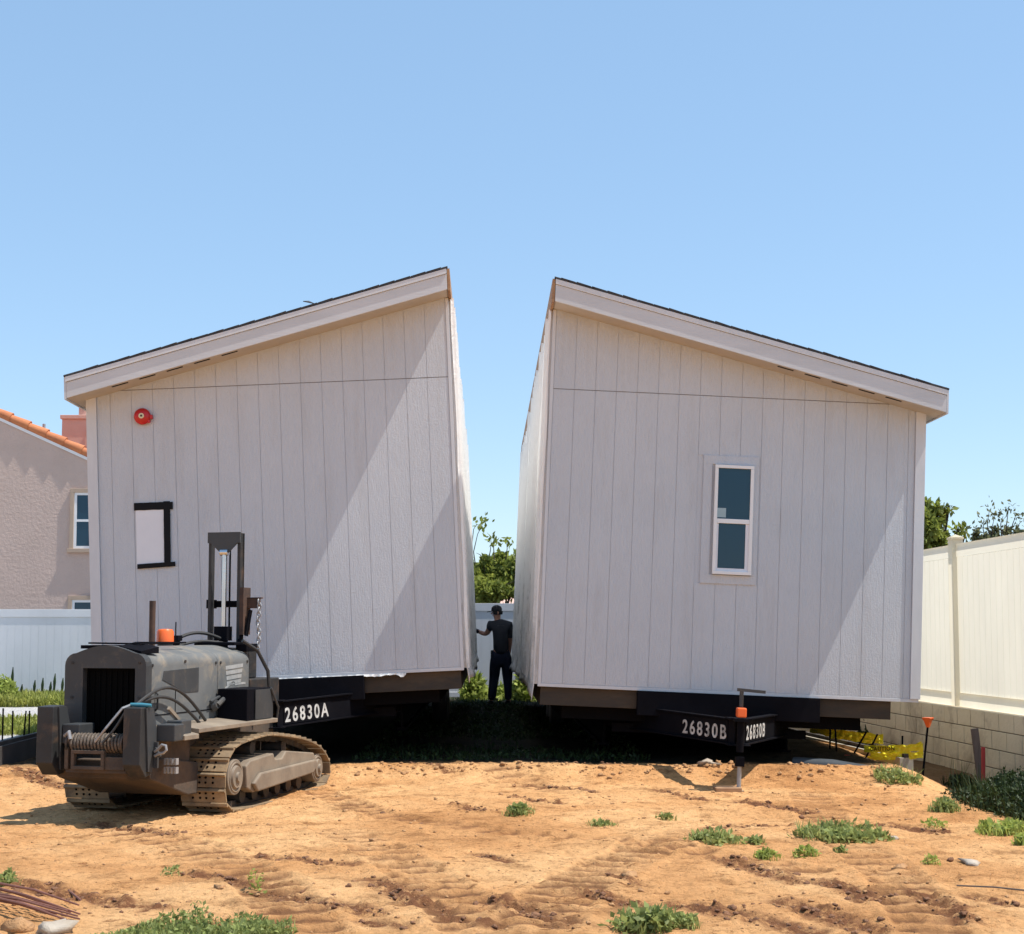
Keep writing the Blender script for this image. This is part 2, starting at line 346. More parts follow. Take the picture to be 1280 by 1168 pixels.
def ground_h(x, y, full=False):
    x = np.asarray(x, float); y = np.asarray(y, float)
    z = base_h(x, y)
    near = 1 - sstep(y, 15, 20)
    z = z + near * (.020 * fbm(x, y, 1.7, 4, 9) + .014 * fbm(x, y, 6, 4, 21, .6) + .010 * fbm(x, y, 19, 3, 33, .6))
    # loose berm in front of the homes
    ridge = np.exp(-((y - 13.62 - .12 * fbm(x, y, .9, 3, 77)) / .13) ** 2) * (.5 + .5 * np.abs(fbm(x, y, 3.2, 4, 88)))
    z = z + .05 * ridge * (1 - sstep(x, 3.6, 4.2))
    churn = 0 * x; rut = 0 * x
    for (path, w) in RUTS:
        P = [on_ground(*p) for p in path]; s0 = 0; best = np.full(x.shape, 9.); bs = 0 * x; bl = 0 * x
        for a, b in zip(P[:-1], P[1:]):
            d, s, lat = seg_dist(x, y, a, b); m = d < best
            best = np.where(m, d, best); bs = np.where(m, s + s0, bs); bl = np.where(m, lat, bl); s0 += math.hypot(b[0] - a[0], b[1] - a[1])
        inside = 1 - sstep(best, w * .82, w)
        edge = np.exp(-((best - w * 1.1) / .035) ** 2)
        fade = .55 + .45 * sstep(fbm(x, y, 1.1, 3, 51), -.25, .2)
        saw = (bs / .21 + .10 * fbm(x, y, 3, 2, 66)) % 1.0; rid = np.exp(-((saw - .5) / .12) ** 2)
        z = z + fade * (inside * (-.012 + .022 * rid) + edge * .012)
        churn = np.maximum(churn, inside * fade * .10)
        rut = np.maximum(rut, inside * fade * np.exp(-((saw - .80 + .12 * fbm(x, y, 14, 2, 5)) / .19) ** 2) * np.clip(1.05 + 1.2 * fbm(x, y, 7, 3, 6), 0, 1))  # mask of the painted trough shade between tread ridges
    for (p, q, w) in CHURN:
        a = on_ground(*p); b = on_ground(*q); d, s, l = seg_dist(x, y, a, b)
        k = 1 - sstep(d + .06 * fbm(x, y, 5, 3, 14), w * .35, w * 1.25)
        z = z + k * (.045 * np.abs(fbm(x, y, 9, 4, 41, .6)) * 1.6 - .022)
        churn = np.maximum(churn, k)
    if full: return z, churn, rut
    return z
def gz(x, y): return float(ground_h(np.array([x]), np.array([y]))[0])
def axis(parts):
    a = []
    for lo, hi, st in parts: a += list(np.arange(lo, hi - 1e-6, st))
    return np.array(a)
gx = np.concatenate([-np.geomspace(900, 9, 26), axis([(-8.5, -5.2, .12), (-5.2, 5.2, .016), (5.2, 8.5, .1)]), np.geomspace(9, 900, 26)])
gy = np.concatenate([-np.geomspace(500, 3, 18), axis([(-2, 5.6, .4), (5.6, 9.5, .016), (9.5, 14.2, .024), (14.2, 17, .06), (17, 34, .25)]), np.geomspace(35, 1400, 26)])
X, Y = np.meshgrid(gx, gy)
Z, CH, RT = ground_h(X.ravel(), Y.ravel(), True)
far = (np.abs(X.ravel()) > 8.6) | (Y.ravel() < 5) | (Y.ravel() > 34)
Z = np.where(far, base_h(X.ravel(), Y.ravel()) * .3, Z)
nx, ny = len(gx), len(gy)
idx = np.arange(nx * ny).reshape(ny, nx)
Fq = np.stack([idx[:-1, :-1], idx[:-1, 1:], idx[1:, 1:], idx[1:, :-1]], -1).reshape(-1, 4)
ground = np_mesh('ground', np.stack([X.ravel(), Y.ravel(), Z], 1), Fq, MAT['soil'], smooth=True)
xr, yr = X.ravel(), Y.ravel()
shade_mask = sstep(yr + .35 * fbm(xr, yr, 1.6, 4, 3), 13.72, 14.15) * (1 - sstep(xr + .5 * fbm(xr, yr, 1.2, 3, 8), 3.7, 4.3)) * sstep(xr + .3 * fbm(xr, yr, 1.2, 3, 8), -5.0, -4.4)  # where ground shade is painted into the soil colour
shade_mask = np.maximum(shade_mask, sstep(xr + .4 * fbm(xr, yr, 2, 4, 12), 4.0, 4.7) * (yr > 8) * .75)
grav = (1 - sstep(xr + .5 * fbm(xr, yr, .8, 3, 18), -5.1, -4.8)) * sstep(yr, 14.5, 16.5)
for nm, arr in (('churn', CH), ('rut', RT), ('shade_tone', shade_mask), ('gravel', grav)):
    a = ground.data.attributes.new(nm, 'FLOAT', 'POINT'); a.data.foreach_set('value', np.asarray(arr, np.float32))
tag(ground, kind='structure')

# ------------------------------------------------------------------ scatter helpers
ICO = None
def ico():
    global ICO
    if ICO is None:
        bm = bmesh.new(); bmesh.ops.create_icosphere(bm, subdivisions=2, radius=1)
        ICO = (np.array([v.co[:] for v in bm.verts]), np.array([[v.index for v in f.verts] for f in bm.faces])); bm.free()
    return ICO
def rocks_mesh(pts):                 # pts: (x,y,z,size,flat)
    V, Fc = ico(); vs = []; fs = []; n = 0
    for k, (x, y, z, s, fl) in enumerate(pts):
        off = RNG.random(3) * 50
        d = fbm(V[:, 0] * 1.3 + off[0] + V[:, 2] * .7, V[:, 1] * 1.3 + off[1] + V[:, 2], 1.1, 3, k % 97)
        d2 = fbm(V[:, 1] * 3 + off[2], V[:, 2] * 3 + V[:, 0] * 2, 1.4, 2, k % 53)
        W = V * (1 + .9 * d + .45 * d2)[:, None] * s * np.array([RNG.uniform(.8, 1.4), RNG.uniform(.8, 1.3), fl])
        an = RNG.random() * 6.28; c, si = math.cos(an), math.sin(an)
        W = W @ np.array([[c, si, 0], [-si, c, 0], [0, 0, 1]])
        vs.append(W + np.array([x, y, z])); fs.append(Fc + n); n += len(V)
    return np.concatenate(vs), np.concatenate(fs)
def leaves(centers, normals_up, size, asp=2.2, flat=.3, bend=.25):
    """folded leaf quads: centers (n,3)"""
    n = len(centers); size = np.broadcast_to(size, (n,))
    th = RNG.uniform(0, 2 * np.pi, n); el = RNG.uniform(-.4, 1.2, n) if normals_up else RNG.uniform(-1.3, 1.3, n)
    d = np.stack([np.cos(th) * np.cos(el), np.sin(th) * np.cos(el), np.sin(el)], 1)
    q = RNG.normal(size=(n, 3)); s = np.cross(d, q); s /= np.linalg.norm(s, axis=1)[:, None]; nn = np.cross(d, s)
    L = size[:, None]; w = L / asp
    a = centers; b = centers + d * L * .5 + s * w * .5 + nn * L * bend * .3; c = centers + d * L - nn * L * bend * .2; e = centers + d * L * .5 - s * w * .5 + nn * L * bend * .3
    V = np.stack([a, b, c, e], 1).reshape(-1, 3); Fc = np.arange(4 * n).reshape(-1, 4)
    return V, Fc
def blades(pts, h, w, lean=.5):
    """grass blades, 2 quads each (triangle tip approximated)"""
    n = len(pts); h = np.broadcast_to(h, (n,)) * RNG.uniform(.5, 1.2, n)
    th = RNG.uniform(0, 2 * np.pi, n); ln = RNG.uniform(.1, 1, n) * lean
    d = np.stack([np.cos(th), np.sin(th), 0 * th], 1); s = np.stack([-np.sin(th), np.cos(th), 0 * th], 1)
    up = np.array([0, 0, 1.]); W = np.broadcast_to(w, (n,))[:, None]; H = h[:, None]; Ln = ln[:, None]
    p0 = pts - s * W; p1 = pts + s * W
    m = pts + up * H * .55 + d * H * Ln * .35; m0 = m - s * W * .8; m1 = m + s * W * .8
    t = pts + up * H * (1 - .3 * Ln) + d * H * Ln
    t0 = t - s * W * .15; t1 = t + s * W * .15
    V = np.stack([p0, p1, m1, m0, t1, t0], 1).reshape(-1, 3); b = np.arange(n)[:, None] * 6
    Fc = np.concatenate([b + np.array([0, 1, 2, 3]), b + np.array([3, 2, 4, 5])])
    return V, Fc
def join(parts):
    vs = []; fs = []; n = 0
    for V, Fc in parts: vs.append(V); fs.append(Fc + n); n += len(V)
    return np.concatenate(vs), np.concatenate(fs)
def weed_clump(c, rx, ry, h, n, mat, label, name='weed_clump', cat='weed', group=None, leaf=.035, grassy=.3, z=None, kind=None):
    """low plant clump: several rosettes of small leaves with stems, centred at c"""
    nr = max(2, int(n / 40)) if n > 320 else 1; cen = []
    for i in range(nr):
        r = math.sqrt(RNG.random()) * (nr > 1); a = RNG.random() * 6.28
        cen.append((c[0] + rx * r * math.cos(a), c[1] + ry * r * math.sin(a), h * RNG.uniform(.45, 1.1) * (1 - .5 * r), max(RNG.uniform(.05, .11) * min(1, rx / .15 + .3), (.38 if nr > 1 else .8) * rx)))
    P = []; S = []
    for x, y, hh, rad in cen:
        k = int(n / nr); a = RNG.random(k) * 6.28; r = np.sqrt(RNG.random(k)) * rad; zz = RNG.random(k) ** .8
        r2 = r * (1.15 - .6 * zz)
        px, py = x + r2 * np.cos(a), y + r2 * np.sin(a)
        base = ground_h(px, py) if z is None else z
        P.append(np.stack([px, py, base + zz * hh], 1)); S.append(leaf * RNG.uniform(.6, 1.3, k))
    P = np.concatenate(P); S = np.concatenate(S)
    parts = [leaves(P, True, S, 1.8)]
    m = max(6, int(n * grassy)); a = RNG.random(m) * 6.28; r = np.sqrt(RNG.random(m))
    px, py = c[0] + rx * 1.1 * r * np.cos(a), c[1] + ry * 1.1 * r * np.sin(a)
    base = ground_h(px, py) if z is None else np.full(m, z)
    parts.append(blades(np.stack([px, py, base - .005], 1), h * 1.0, leaf * .09, .8))
    V, Fc = join(parts)
    o = np_mesh(name, V - np.array([c[0], c[1], 0]), Fc, mat); o.location = (c[0], c[1], 0)
    if kind: tag(o, label, cat, group, kind)
    else: tag(o, label, cat, group)
    return o

# ------------------------------------------------------------------ the two home sections
def text_mesh(name, s, size, mat, parent, M, extrude=.002, shear=0, spc=1.1):
    cu = bpy.data.curves.new(name, 'FONT'); cu.body = s; cu.size = size; cu.extrude = extrude; cu.space_character = spc; cu.shear = shear
    cu.offset = size * .018
    ob = bpy.data.objects.new('tmp_text', cu); C.objects.link(ob)
    me = bpy.data.meshes.new_from_object(ob.evaluated_get(bpy.context.evaluated_depsgraph_get())); bpy.data.objects.remove(ob)
    me.transform(M); me.name = name; me.materials.clear(); me.materials.append(mat)
    o = bpy.data.objects.new(name, me); C.objects.link(o); o.parent = parent
    return o

def home(sx, origin, roll, W, Hi, slope, fas, seam, label, plate_text, window, bell, panel, L=11.9):
    """sx=-1: outer side to the left. local u = distance outward from the inner wall, h = height over the floor edge"""
    root = empty('manufactured_home', origin, (0, roll, 0)); tag(root, label, 'home', 'halves of the split home')
    X = lambda u: sx * u
    top = lambda u: Hi - slope * u
    def bx(mb, u0, u1, y0, y1, z0, z1): return mb.box(min(X(u0), X(u1)), max(X(u0), X(u1)), y0, y1, z0, z1)
    def poly(mb, pts, y0, y1): return mb.prism([(X(u), h) for u, h in pts], 'y', y0, y1)
    # front wall : grooved boards as separate staves in one mesh over a recessed backing
    holes = []
    if window: holes.append(window)
    w = MB(); pitch = .2032; tw = .085; u = .035; k = 0
    while u < W - tw - .01:
        u1 = min(u + pitch - .0042, W - tw - .004)
        for (za, zb) in ((.035, seam), (seam + .008, None)):
            segs = [(za, zb)]
            for (hu0, hu1, hz0, hz1) in holes:
                if zb is not None and u1 > hu0 and u < hu1:
                    segs = [(za, hz0), (hz1, zb)]
            for a, b in segs:
                if b is None:
                    poly(w, [(u, a), (u1, a), (u1, top(u1)), (u, top(u))], -.002, .011)
                else: bx(w, u, u1, -.002, .011, a, b)
        u = u1 + .0042; k += 1
    w.build('siding', MAT['siding'], root)
    b = MB(); poly(b, [(.0, .0), (W, .0), (W, top(W) + .02), (.0, top(0) + .02)], .0035, .06); b.build('wall_backing', MAT['siding'], root)
    t = MB(); bx(t, .0, W, -.004, .009, 0.0, .031)
    bx(t, 0, .031, -.006, .009, .031, top(.03)); poly(t, [(W - tw, .031), (W + .012, .031), (W + .012, top(W)), (W - tw, top(W - tw))], -.022, .009)
    t.build('corner_trim', MAT['trim'], root, bevel=.002)
    fl = MB(); bx(fl, .031, W - tw, .0005, .0034, seam + .001, seam + .007); fl.build('seam_flashing', MAT['seamline'], root)
    # outer side wall, back wall, floor
    s = MB(); bx(s, W - .06, W, .06, L, 0, top(W)); y = .1
    while y < L - .1: bx(s, W, W + .010, y, y + .196, 0, top(W) - .01); y += .2032
    s.build('side_wall', MAT['siding'], root)
    s = MB(); poly(s, [(0, 0), (W, 0), (W, top(W)), (0, top(0))], L, L + .06); s.build('back_wall', MAT['siding'], root)
    s = MB(); bx(s, .03, W - .25, .05, L - .05, -.175, -.002); s.build('rim_board', MAT['rim'], root, bevel=.004)
    s = MB(); bx(s, .25, W - .5, .20, L - .2, -.30, -.1755); s.build('belly', MAT['belly'], root)
    # open marriage wall with stapled wrap : battens behind it, wrinkled sheet, torn lower hem
    g = MB(); y = .05
    rr = random.Random(5 if sx < 0 else 9)
    while y < L:
        bw = .04 + .02 * rr.random(); tp = top(0) - rr.choice([0, 0, .01, .02, .3]) if y > 1 else top(0)
        tk = (.028 + .034 * rr.random()); g.box(min(0, -sx * tk), max(0, -sx * tk), y, y + bw, .02, tp)
        y += .41
    g.build('wall_batten', MAT['wrap'], root)
    nyy, nzz = 240, 90; yy = np.linspace(.012, L, nyy); vs = []; fs = []
    YY, TT = np.meshgrid(yy, np.linspace(0, 1, nzz), indexing='ij')
    hem = -.05 - .11 * np.abs(fbm(YY, YY * 0, 1.3, 4, 61 + sx)) - .03 * np.exp(-(YY / .6) ** 2)
    ZZ = hem + (top(0) - .005 - hem) * TT
    bil = .012 + .045 * np.abs(fbm(YY, ZZ * .35, 1.6, 4, 71 + sx)) * (1 - .5 * TT) + .02 * np.abs(fbm(YY, ZZ * .12, 7, 3, 91 + sx)) + .10 * np.exp(-((ZZ - hem) / .12) ** 2) * np.abs(fbm(YY, YY * 0, 2.3, 3, 13 + sx))
    XX = -sx * bil
    V = np.stack([XX.ravel(), YY.ravel(), ZZ.ravel()], 1); ii = np.arange(nyy * nzz).reshape(nyy, nzz)
    Fc = np.stack([ii[:-1, :-1], ii[1:, :-1], ii[1:, 1:], ii[:-1, 1:]], -1).reshape(-1, 4)
    o = np_mesh('wall_wrap', V, Fc, MAT['wrap'], root, smooth=True)
    m = o.modifiers.new('thick', 'SOLIDIFY'); m.thickness = .004
    # roof
    e = .112; oh = .30; ue = W + e
    r = MB(); poly(r, [(0, top(0)), (ue, top(ue)), (ue, top(ue) + fas - .03), (0, top(0) + fas - .03)], -oh, L + oh); r.build('roof_deck', MAT['soffit'], root)
    r = MB(); poly(r, [(-.012, top(0) + fas - .028), (ue + .02, top(ue) + fas - .033), (ue + .02, top(ue) + fas - .018), (-.012, top(0) + fas - .013)], -oh - .035, L + oh + .03)
    rr = random.Random(3); u = .05
    while u < ue - .2:                         # butt edges of the shingle courses, slightly lifted
        wd = .14; hgt = rr.uniform(.003, .010); zz = fas - .0145
        poly(r, [(u, top(u) + zz), (u + wd, top(u + wd) + zz), (u + wd, top(u + wd) + zz + .002), (u, top(u) + zz + hgt)], -oh - .037, -oh + .2)
        u += .148
    r.build('roof_shingles', MAT['shingle'], root)
    fb = MB(); poly(fb, [(.0, top(0) - .0), (ue, top(ue)), (ue, top(ue) + fas - .085), (0, top(0) + fas - .085)], -oh - .022, -oh - .001)
    fb.build('fascia', MAT['fascia'], root, bevel=.003)
    fb = MB(); poly(fb, [(.0, top(0) + fas - .083), (ue + .006, top(ue) + fas - .083), (ue + .006, top(ue) + fas - .034), (0, top(0) + fas - .034)], -oh - .032, -oh - .001)
    fb.build('fascia', MAT['trim'], root, bevel=.002)
    fb = MB(); bx(fb, ue + .001, ue + .02, -oh - .022, L + oh, top(ue) - .012, top(ue) + fas - .036); fb.build('eave_fascia', MAT['fascia'], root)
    fb = MB()
    poly(fb, [(-.030, top(0) - .01), (-.004, top(0) - .01), (-.004, top(0) + fas - .04), (-.030, top(0) + fas - .03)], -oh - .02, L + oh)
    fb.build('ridge_board', MAT['rawwood'], root)
    for i in range(5):
        vt = MB(); poly(vt, [(W - .45 - i * .26, top(W - .45 - i * .26) - .004), (W - .30 - i * .26, top(W - .30 - i * .26) - .004), (W - .30 - i * .26, top(W - .30 - i * .26) - .0005), (W - .45 - i * .26, top(W - .45 - i * .26) - .0005)], -.27, -.24)
        vt.build('soffit_vent', MAT['black'], root)
    if sx < 0:
        fz = MB(); uu = 1.28; fz.add([(X(uu), -oh, top(uu) + fas), (X(uu + .09), -oh, top(uu + .09) + fas + .045), (X(uu + .05), -oh + .12, top(uu) + fas + .05), (X(uu - .04), -oh + .1, top(uu) + fas - .0)], [(0, 1, 2, 3)])
        q = fz.build('shingle_flap', MAT['shingle'], root, fix=False); mm = q.modifiers.new('t', 'SOLIDIFY'); mm.thickness = .008
    # window
    if window:
        u0, u1, z0, z1 = window
        a0, a1 = min(X(u0), X(u1)), max(X(u0), X(u1))
        s = MB(); tw2 = .085
        s.box(a0 - .0, a1 + .0, -.014, .009, z1 - tw2, z1); s.box(a0, a1, -.014, .009, z0, z0 + tw2)
        s.box(a0, a0 + tw2, -.014, .009, z0 + tw2, z1 - tw2); s.box(a1 - .052, a1, -.014, .009, z0 + tw2, z1 - tw2)
        wn = s.build('window', MAT['siding'], root, bevel=.0015)
        c0, c1, d0, d1 = a0 + .110, a1 - .054, z0 + .09, z1 - .09
        s = MB(); fw = .032
        s.box(c0, c1, -.045, -.0145, d1 - fw, d1); s.box(c0, c1, -.052, -.0145, d0, d0 + fw)
        s.box(c0, c0 + fw, -.045, -.0145, d0 + fw, d1 - fw); s.box(c1 - fw, c1, -.045, -.0145, d0 + fw, d1 - fw)
        mid = (d0 + d1) / 2 - .015
        s.box(c0 + fw, c1 - fw, -.040, -.0145, mid - .022, mid + .022)
        s.build('window_frame', MAT['white'], wn, bevel=.003)
        s = MB(); s.box(c0 + fw, c1 - fw, -.028, -.020, mid + .023, d1 - fw - .001); s.build('upper_pane', MAT['glass'], wn)
        s = MB(); s.box(c0 + fw + .02, c1 - fw - .035, -.024, -.0165, d0 + fw + .03, mid - .024); s.build('lower_pane', MAT['glass'], wn)
        s = MB(); s.box(c0 + fw, c0 + fw + .018, -.030, -.0145, d0 + fw, mid - .023); s.box(c1 - fw - .033, c1 - fw, -.030, -.0145, d0 + fw, mid - .023); s.box(c0 + fw + .018, c1 - fw - .033, -.030, -.0145, d0 + fw, d0 + fw + .028)
        s.build('sash', MAT['panelgrey'], wn)
        s = MB(); s.box(c0 + fw + .001, c0 + fw + .085, -.0305, -.0285, mid + .035, mid + .125); s.build('sticker', MAT['sticker'], wn)
    if bell:
        u, h = bell; c = Vector((X(u), -.004, h))
        s = MB(); s.cyl(c + Vector((0, -.012, 0)), .058, .012, 'y', 28); bb = s.build('alarm_bell', MAT['red'], root)
        s = MB()
        prof = [(0, .078), (-.012, .08), (-.030, .076), (-.044, .058), (-.052, .03), (-.053, .02)]
        s.tube([c + Vector((0, -.012 + p[0], 0)) for p in prof], [p[1] for p in prof], 32); s.build('gong', MAT['red'], bb, smooth=True)
        s = MB(); s.cyl(c + Vector((0, -.070, 0)), .026, .006, 'y', 24); s.build('gong_cap', MAT['cream'], bb)
        s = MB(); s.cyl(c + Vector((0, -.076, 0)), .010, .008, 'y', 12); s.build('gong_nut', MAT['rust'], bb)
        s = MB(); s.box(c.x + .074, c.x + .098, c.y - .05, c.y, c.z - .03, c.z + .01); s.box(c.x + .05, c.x + .075, c.y - .045, c.y, c.z - .065, c.z - .035); s.build('striker', MAT['red'], bb, bevel=.004)
    if panel:
        u0, u1, z0, z1 = panel; a0, a1 = min(X(u0), X(u1)), max(X(u0), X(u1))
        s = MB(); s.box(a0, a1, -.010, -.0025, z0, z1); pn = s.build('wall_opening_cover', MAT['panelgrey'], root)
        def strip(pts, wd, yo):
            mb = MB(); n = 26; vs = []
            for i in range(n + 1):
                t_ = i / n; p = Vector(pts[0]).lerp(Vector(pts[1]), t_); d = (Vector(pts[1]) - Vector(pts[0])).normalized(); nn = Vector((-d.y, d.x))
                w0 = wd / 2 * (1 + .08 * noise.noise(Vector((t_ * 6, yo * 99, 1)))); w1 = wd / 2 * (1 + .10 * noise.noise(Vector((t_ * 7, yo * 99, 7))))
                for q in (p + nn * w0, p - nn * w1): vs.append((q.x, yo + .0012 * noise.noise(Vector((t_ * 12, 3, q.x))), q.y))
            mb.add(vs, [(2 * i, 2 * i + 1, 2 * i + 3, 2 * i + 2) for i in range(n)])
            q = mb.build('tape_strip', MAT['tape'], pn, fix=False); mm = q.modifiers.new('t', 'SOLIDIFY'); mm.thickness = .0025
        strip([(a0 - .015, z1 + .005), (a1 + .085, z1 + .002)], .072, -.014)
        strip([(a1 + .028, z1 + .045), (a1 + .02, z0 - .03)], .062, -.018)
        strip([(a0 + .005, z0 - .018), (a1 + .095, z0 - .008)], .045, -.022)
    if sx < 0:                                 # torn wrap hanging under the front edge
        hm = MB(); rr = random.Random(8); n = 70; vs = []
        for i in range(n + 1):
            uu = .55 + 1.75 * i / n; dz = -.012 - .055 * abs(noise.noise(Vector((uu * 3.1, 2, 1)))) - .05 * abs(noise.noise(Vector((uu * 11, 5, 1)))) * (rr.random() > .3)
            vs += [(X(uu), -.006 - .006 * rr.random(), .004), (X(uu), -.010 - .02 * rr.random(), dz)]
        hm.add(vs, [(2 * i, 2 * i + 1, 2 * i + 3, 2 * i + 2) for i in range(n)]); q = hm.build('torn_wrap_edge', MAT['wrap'], root, fix=False); mm = q.modifiers.new('t', 'SOLIDIFY'); mm.thickness = .002
    # steel chassis, drawbar, wheels
    uc = W / 2 - .11; ch = MB(); ub = (uc - .95, uc + .95)
    for ubm in ub:
        ch.box(X(ubm) - .05, X(ubm) + .05, 1.3, L - .1, -.33, -.3005); ch.box(X(ubm) - .05, X(ubm) + .05, 1.3, L - .1, -.62, -.59); ch.box(X(ubm) - .01, X(ubm) + .01, 1.3, L - .1, -.59, -.33)
    for i in range(12): ch.box(X(ub[0]) - .0 if sx > 0 else X(ub[1]), X(ub[1]) if sx > 0 else X(ub[0]), .4 + i * .95, .46 + i * .95, -.42, -.335)
    fr = ch.build('chassis', MAT['black'], root)
    s = MB(); bx(s, .95, W - .95, -.05, .045, -.23, -.003); s.build('crossmember', MAT['black'], fr, bevel=.004)
    za, zb = -.385, -.17; ay = -1.25; apex = Vector((X(uc), ay, 0)); hb = (zb - za)
    d1 = MB(); dirs = {}
    for side in (-1, 1):
        end = Vector((X(uc) + side * .80, .55, 0)); st = apex + Vector((side * .03, 0, 0))
        d = (end - st).normalized(); nrm = Vector((side * -d.y * side, d.x * side, 0)); nrm = Vector((d.y, -d.x, 0)) * side
        dirs[side] = (st, d, nrm)
        zc = (za + zb) / 2
        d1.obox(st + Vector((0, 0, zc)), end + Vector((0, 0, zc)), .012, hb)
        d1.obox(st + Vector((0, 0, zb)), end + Vector((0, 0, zb)), .07, .012); d1.obox(st + Vector((0, 0, za)), end + Vector((0, 0, za)), .07, .012)
    d1.box(apex.x - .10, apex.x + .10, ay - .07, ay + .10, za - .008, za); d1.box(apex.x - .10, apex.x + .10, ay - .07, ay + .10, zb, zb + .014)
    dr = d1.build('drawbar', MAT['black'], fr)
    for side in (-1, 1):
        st, d, nrm = dirs[side]
        s = MB(); e0 = st + d * .10 + nrm * .0095; e1 = st + d * .93 + nrm * .0095
        zc = (za + zb) / 2
        s.obox(e0 + Vector((0, 0, zc)), e1 + Vector((0, 0, zc)), .004, hb - .03)
        pl = s.build('number_plate', MAT['black'], fr)
        xa = d * side; xa = Vector((xa.x, xa.y, 0)); 
        if side > 0: start = st + d * .115; ax = d
        else: start = st + d * .86; ax = -d
        M = Matrix.Identity(4); M.col[0][:3] = ax; M.col[1][:3] = (0, 0, 1); M.col[2][:3] = nrm; M.col[3][:3] = start + nrm * .0135 + Vector((0, 0, za + .036))
        S = Matrix.Diagonal((1.12, 1.0, 1, 1))
        text_mesh('number', plate_text, .172, MAT['lettering'], fr, M @ S, .001, spc=1.32)
    for k in range(2):
        for q in (0, 1):
            uw = ub[q] + (-.22 if q == 0 else .22); s = MB(); cy = 6.9 + k * .92; cz = -.62
            c = Vector((X(uw), cy, cz))
            prof = [(-.10, .20), (-.105, .31), (-.09, .345), (-.05, .36), (.05, .36), (.09, .345), (.105, .31), (.10, .20)]
            s.tube([c + Vector((p[0], 0, 0)) for p in prof], [p[1] for p in prof], 28); s.build('wheel', MAT['rubber'], root, smooth=True)
    if sx > 0:                                # tongue jack (the other half's is out of sight)
        jx, jy = apex.x - .005, ay - .13
        s = MB(); s.cyl((jx, jy, -.44), .031, .28, 'z', 16); s.box(jx - .06, jx + .06, jy - .06, jy + .14, -.18, -.155); s.box(jx - .036, jx + .036, jy - .036, jy + .036, -.56, -.48)
        jk = s.build('tongue_jack', MAT['black'], root)
        s = MB(); s.cyl((jx, jy, -.76), .019, .24, 'z', 12); s.build('jack_screw', MAT['galv'], jk)
        s = MB(); s.box(jx - .038, jx + .042, jy - .045, jy + .045, -.145, -.062); s.build('jack_head', MAT['orange'], jk, bevel=.01)
        s = MB(); s.cyl((jx + .0, jy, -.055), .018, .14, 'z', 10); s.obox((jx - .04, jy, .092), (jx + .20, jy - .03, .080), .034, .026); s.build('jack_handle', MAT['machine'], jk)
        s = MB(); s.prism([(jx - .035, -.76), (jx + .035, -.76), (jx + .065, -.80), (jx - .065, -.80)], 'y', jy - .05, jy + .05); s.box(jx - .10, jx + .10, jy - .09, jy + .09, -.815, -.80); s.build('jack_foot', MAT['concrete'], jk)
    return root

HL = home(-1, (-.212, 14, .989), R(-2.6), 3.50, 3.605, .246, .235, 2.82,
          'left half of a split grey manufactured home with a red alarm bell', '26830A', None, (2.975, 2.560), (2.795, 3.065, 1.14, 1.69))
HR = home(1, (.488, 14, .837), R(2.5), 3.64, 3.648, .238, .248, 2.86,
          'right half of a split grey manufactured home with a narrow white window', '26830B', (1.510, 2.050, 1.05, 2.285), None, None)

# small block of wood under the jack foot
s = MB(); jb = on_ground(921, 985, 0.0); s.box(-.11, .11, -.09, .10, -.04, .028); o = s.build('wood_block', MAT['rawwood'], None, bevel=.004); o.location = (2.062, 12.62, 0)
tag(o, 'flat wooden block under the tongue jack foot', 'block')

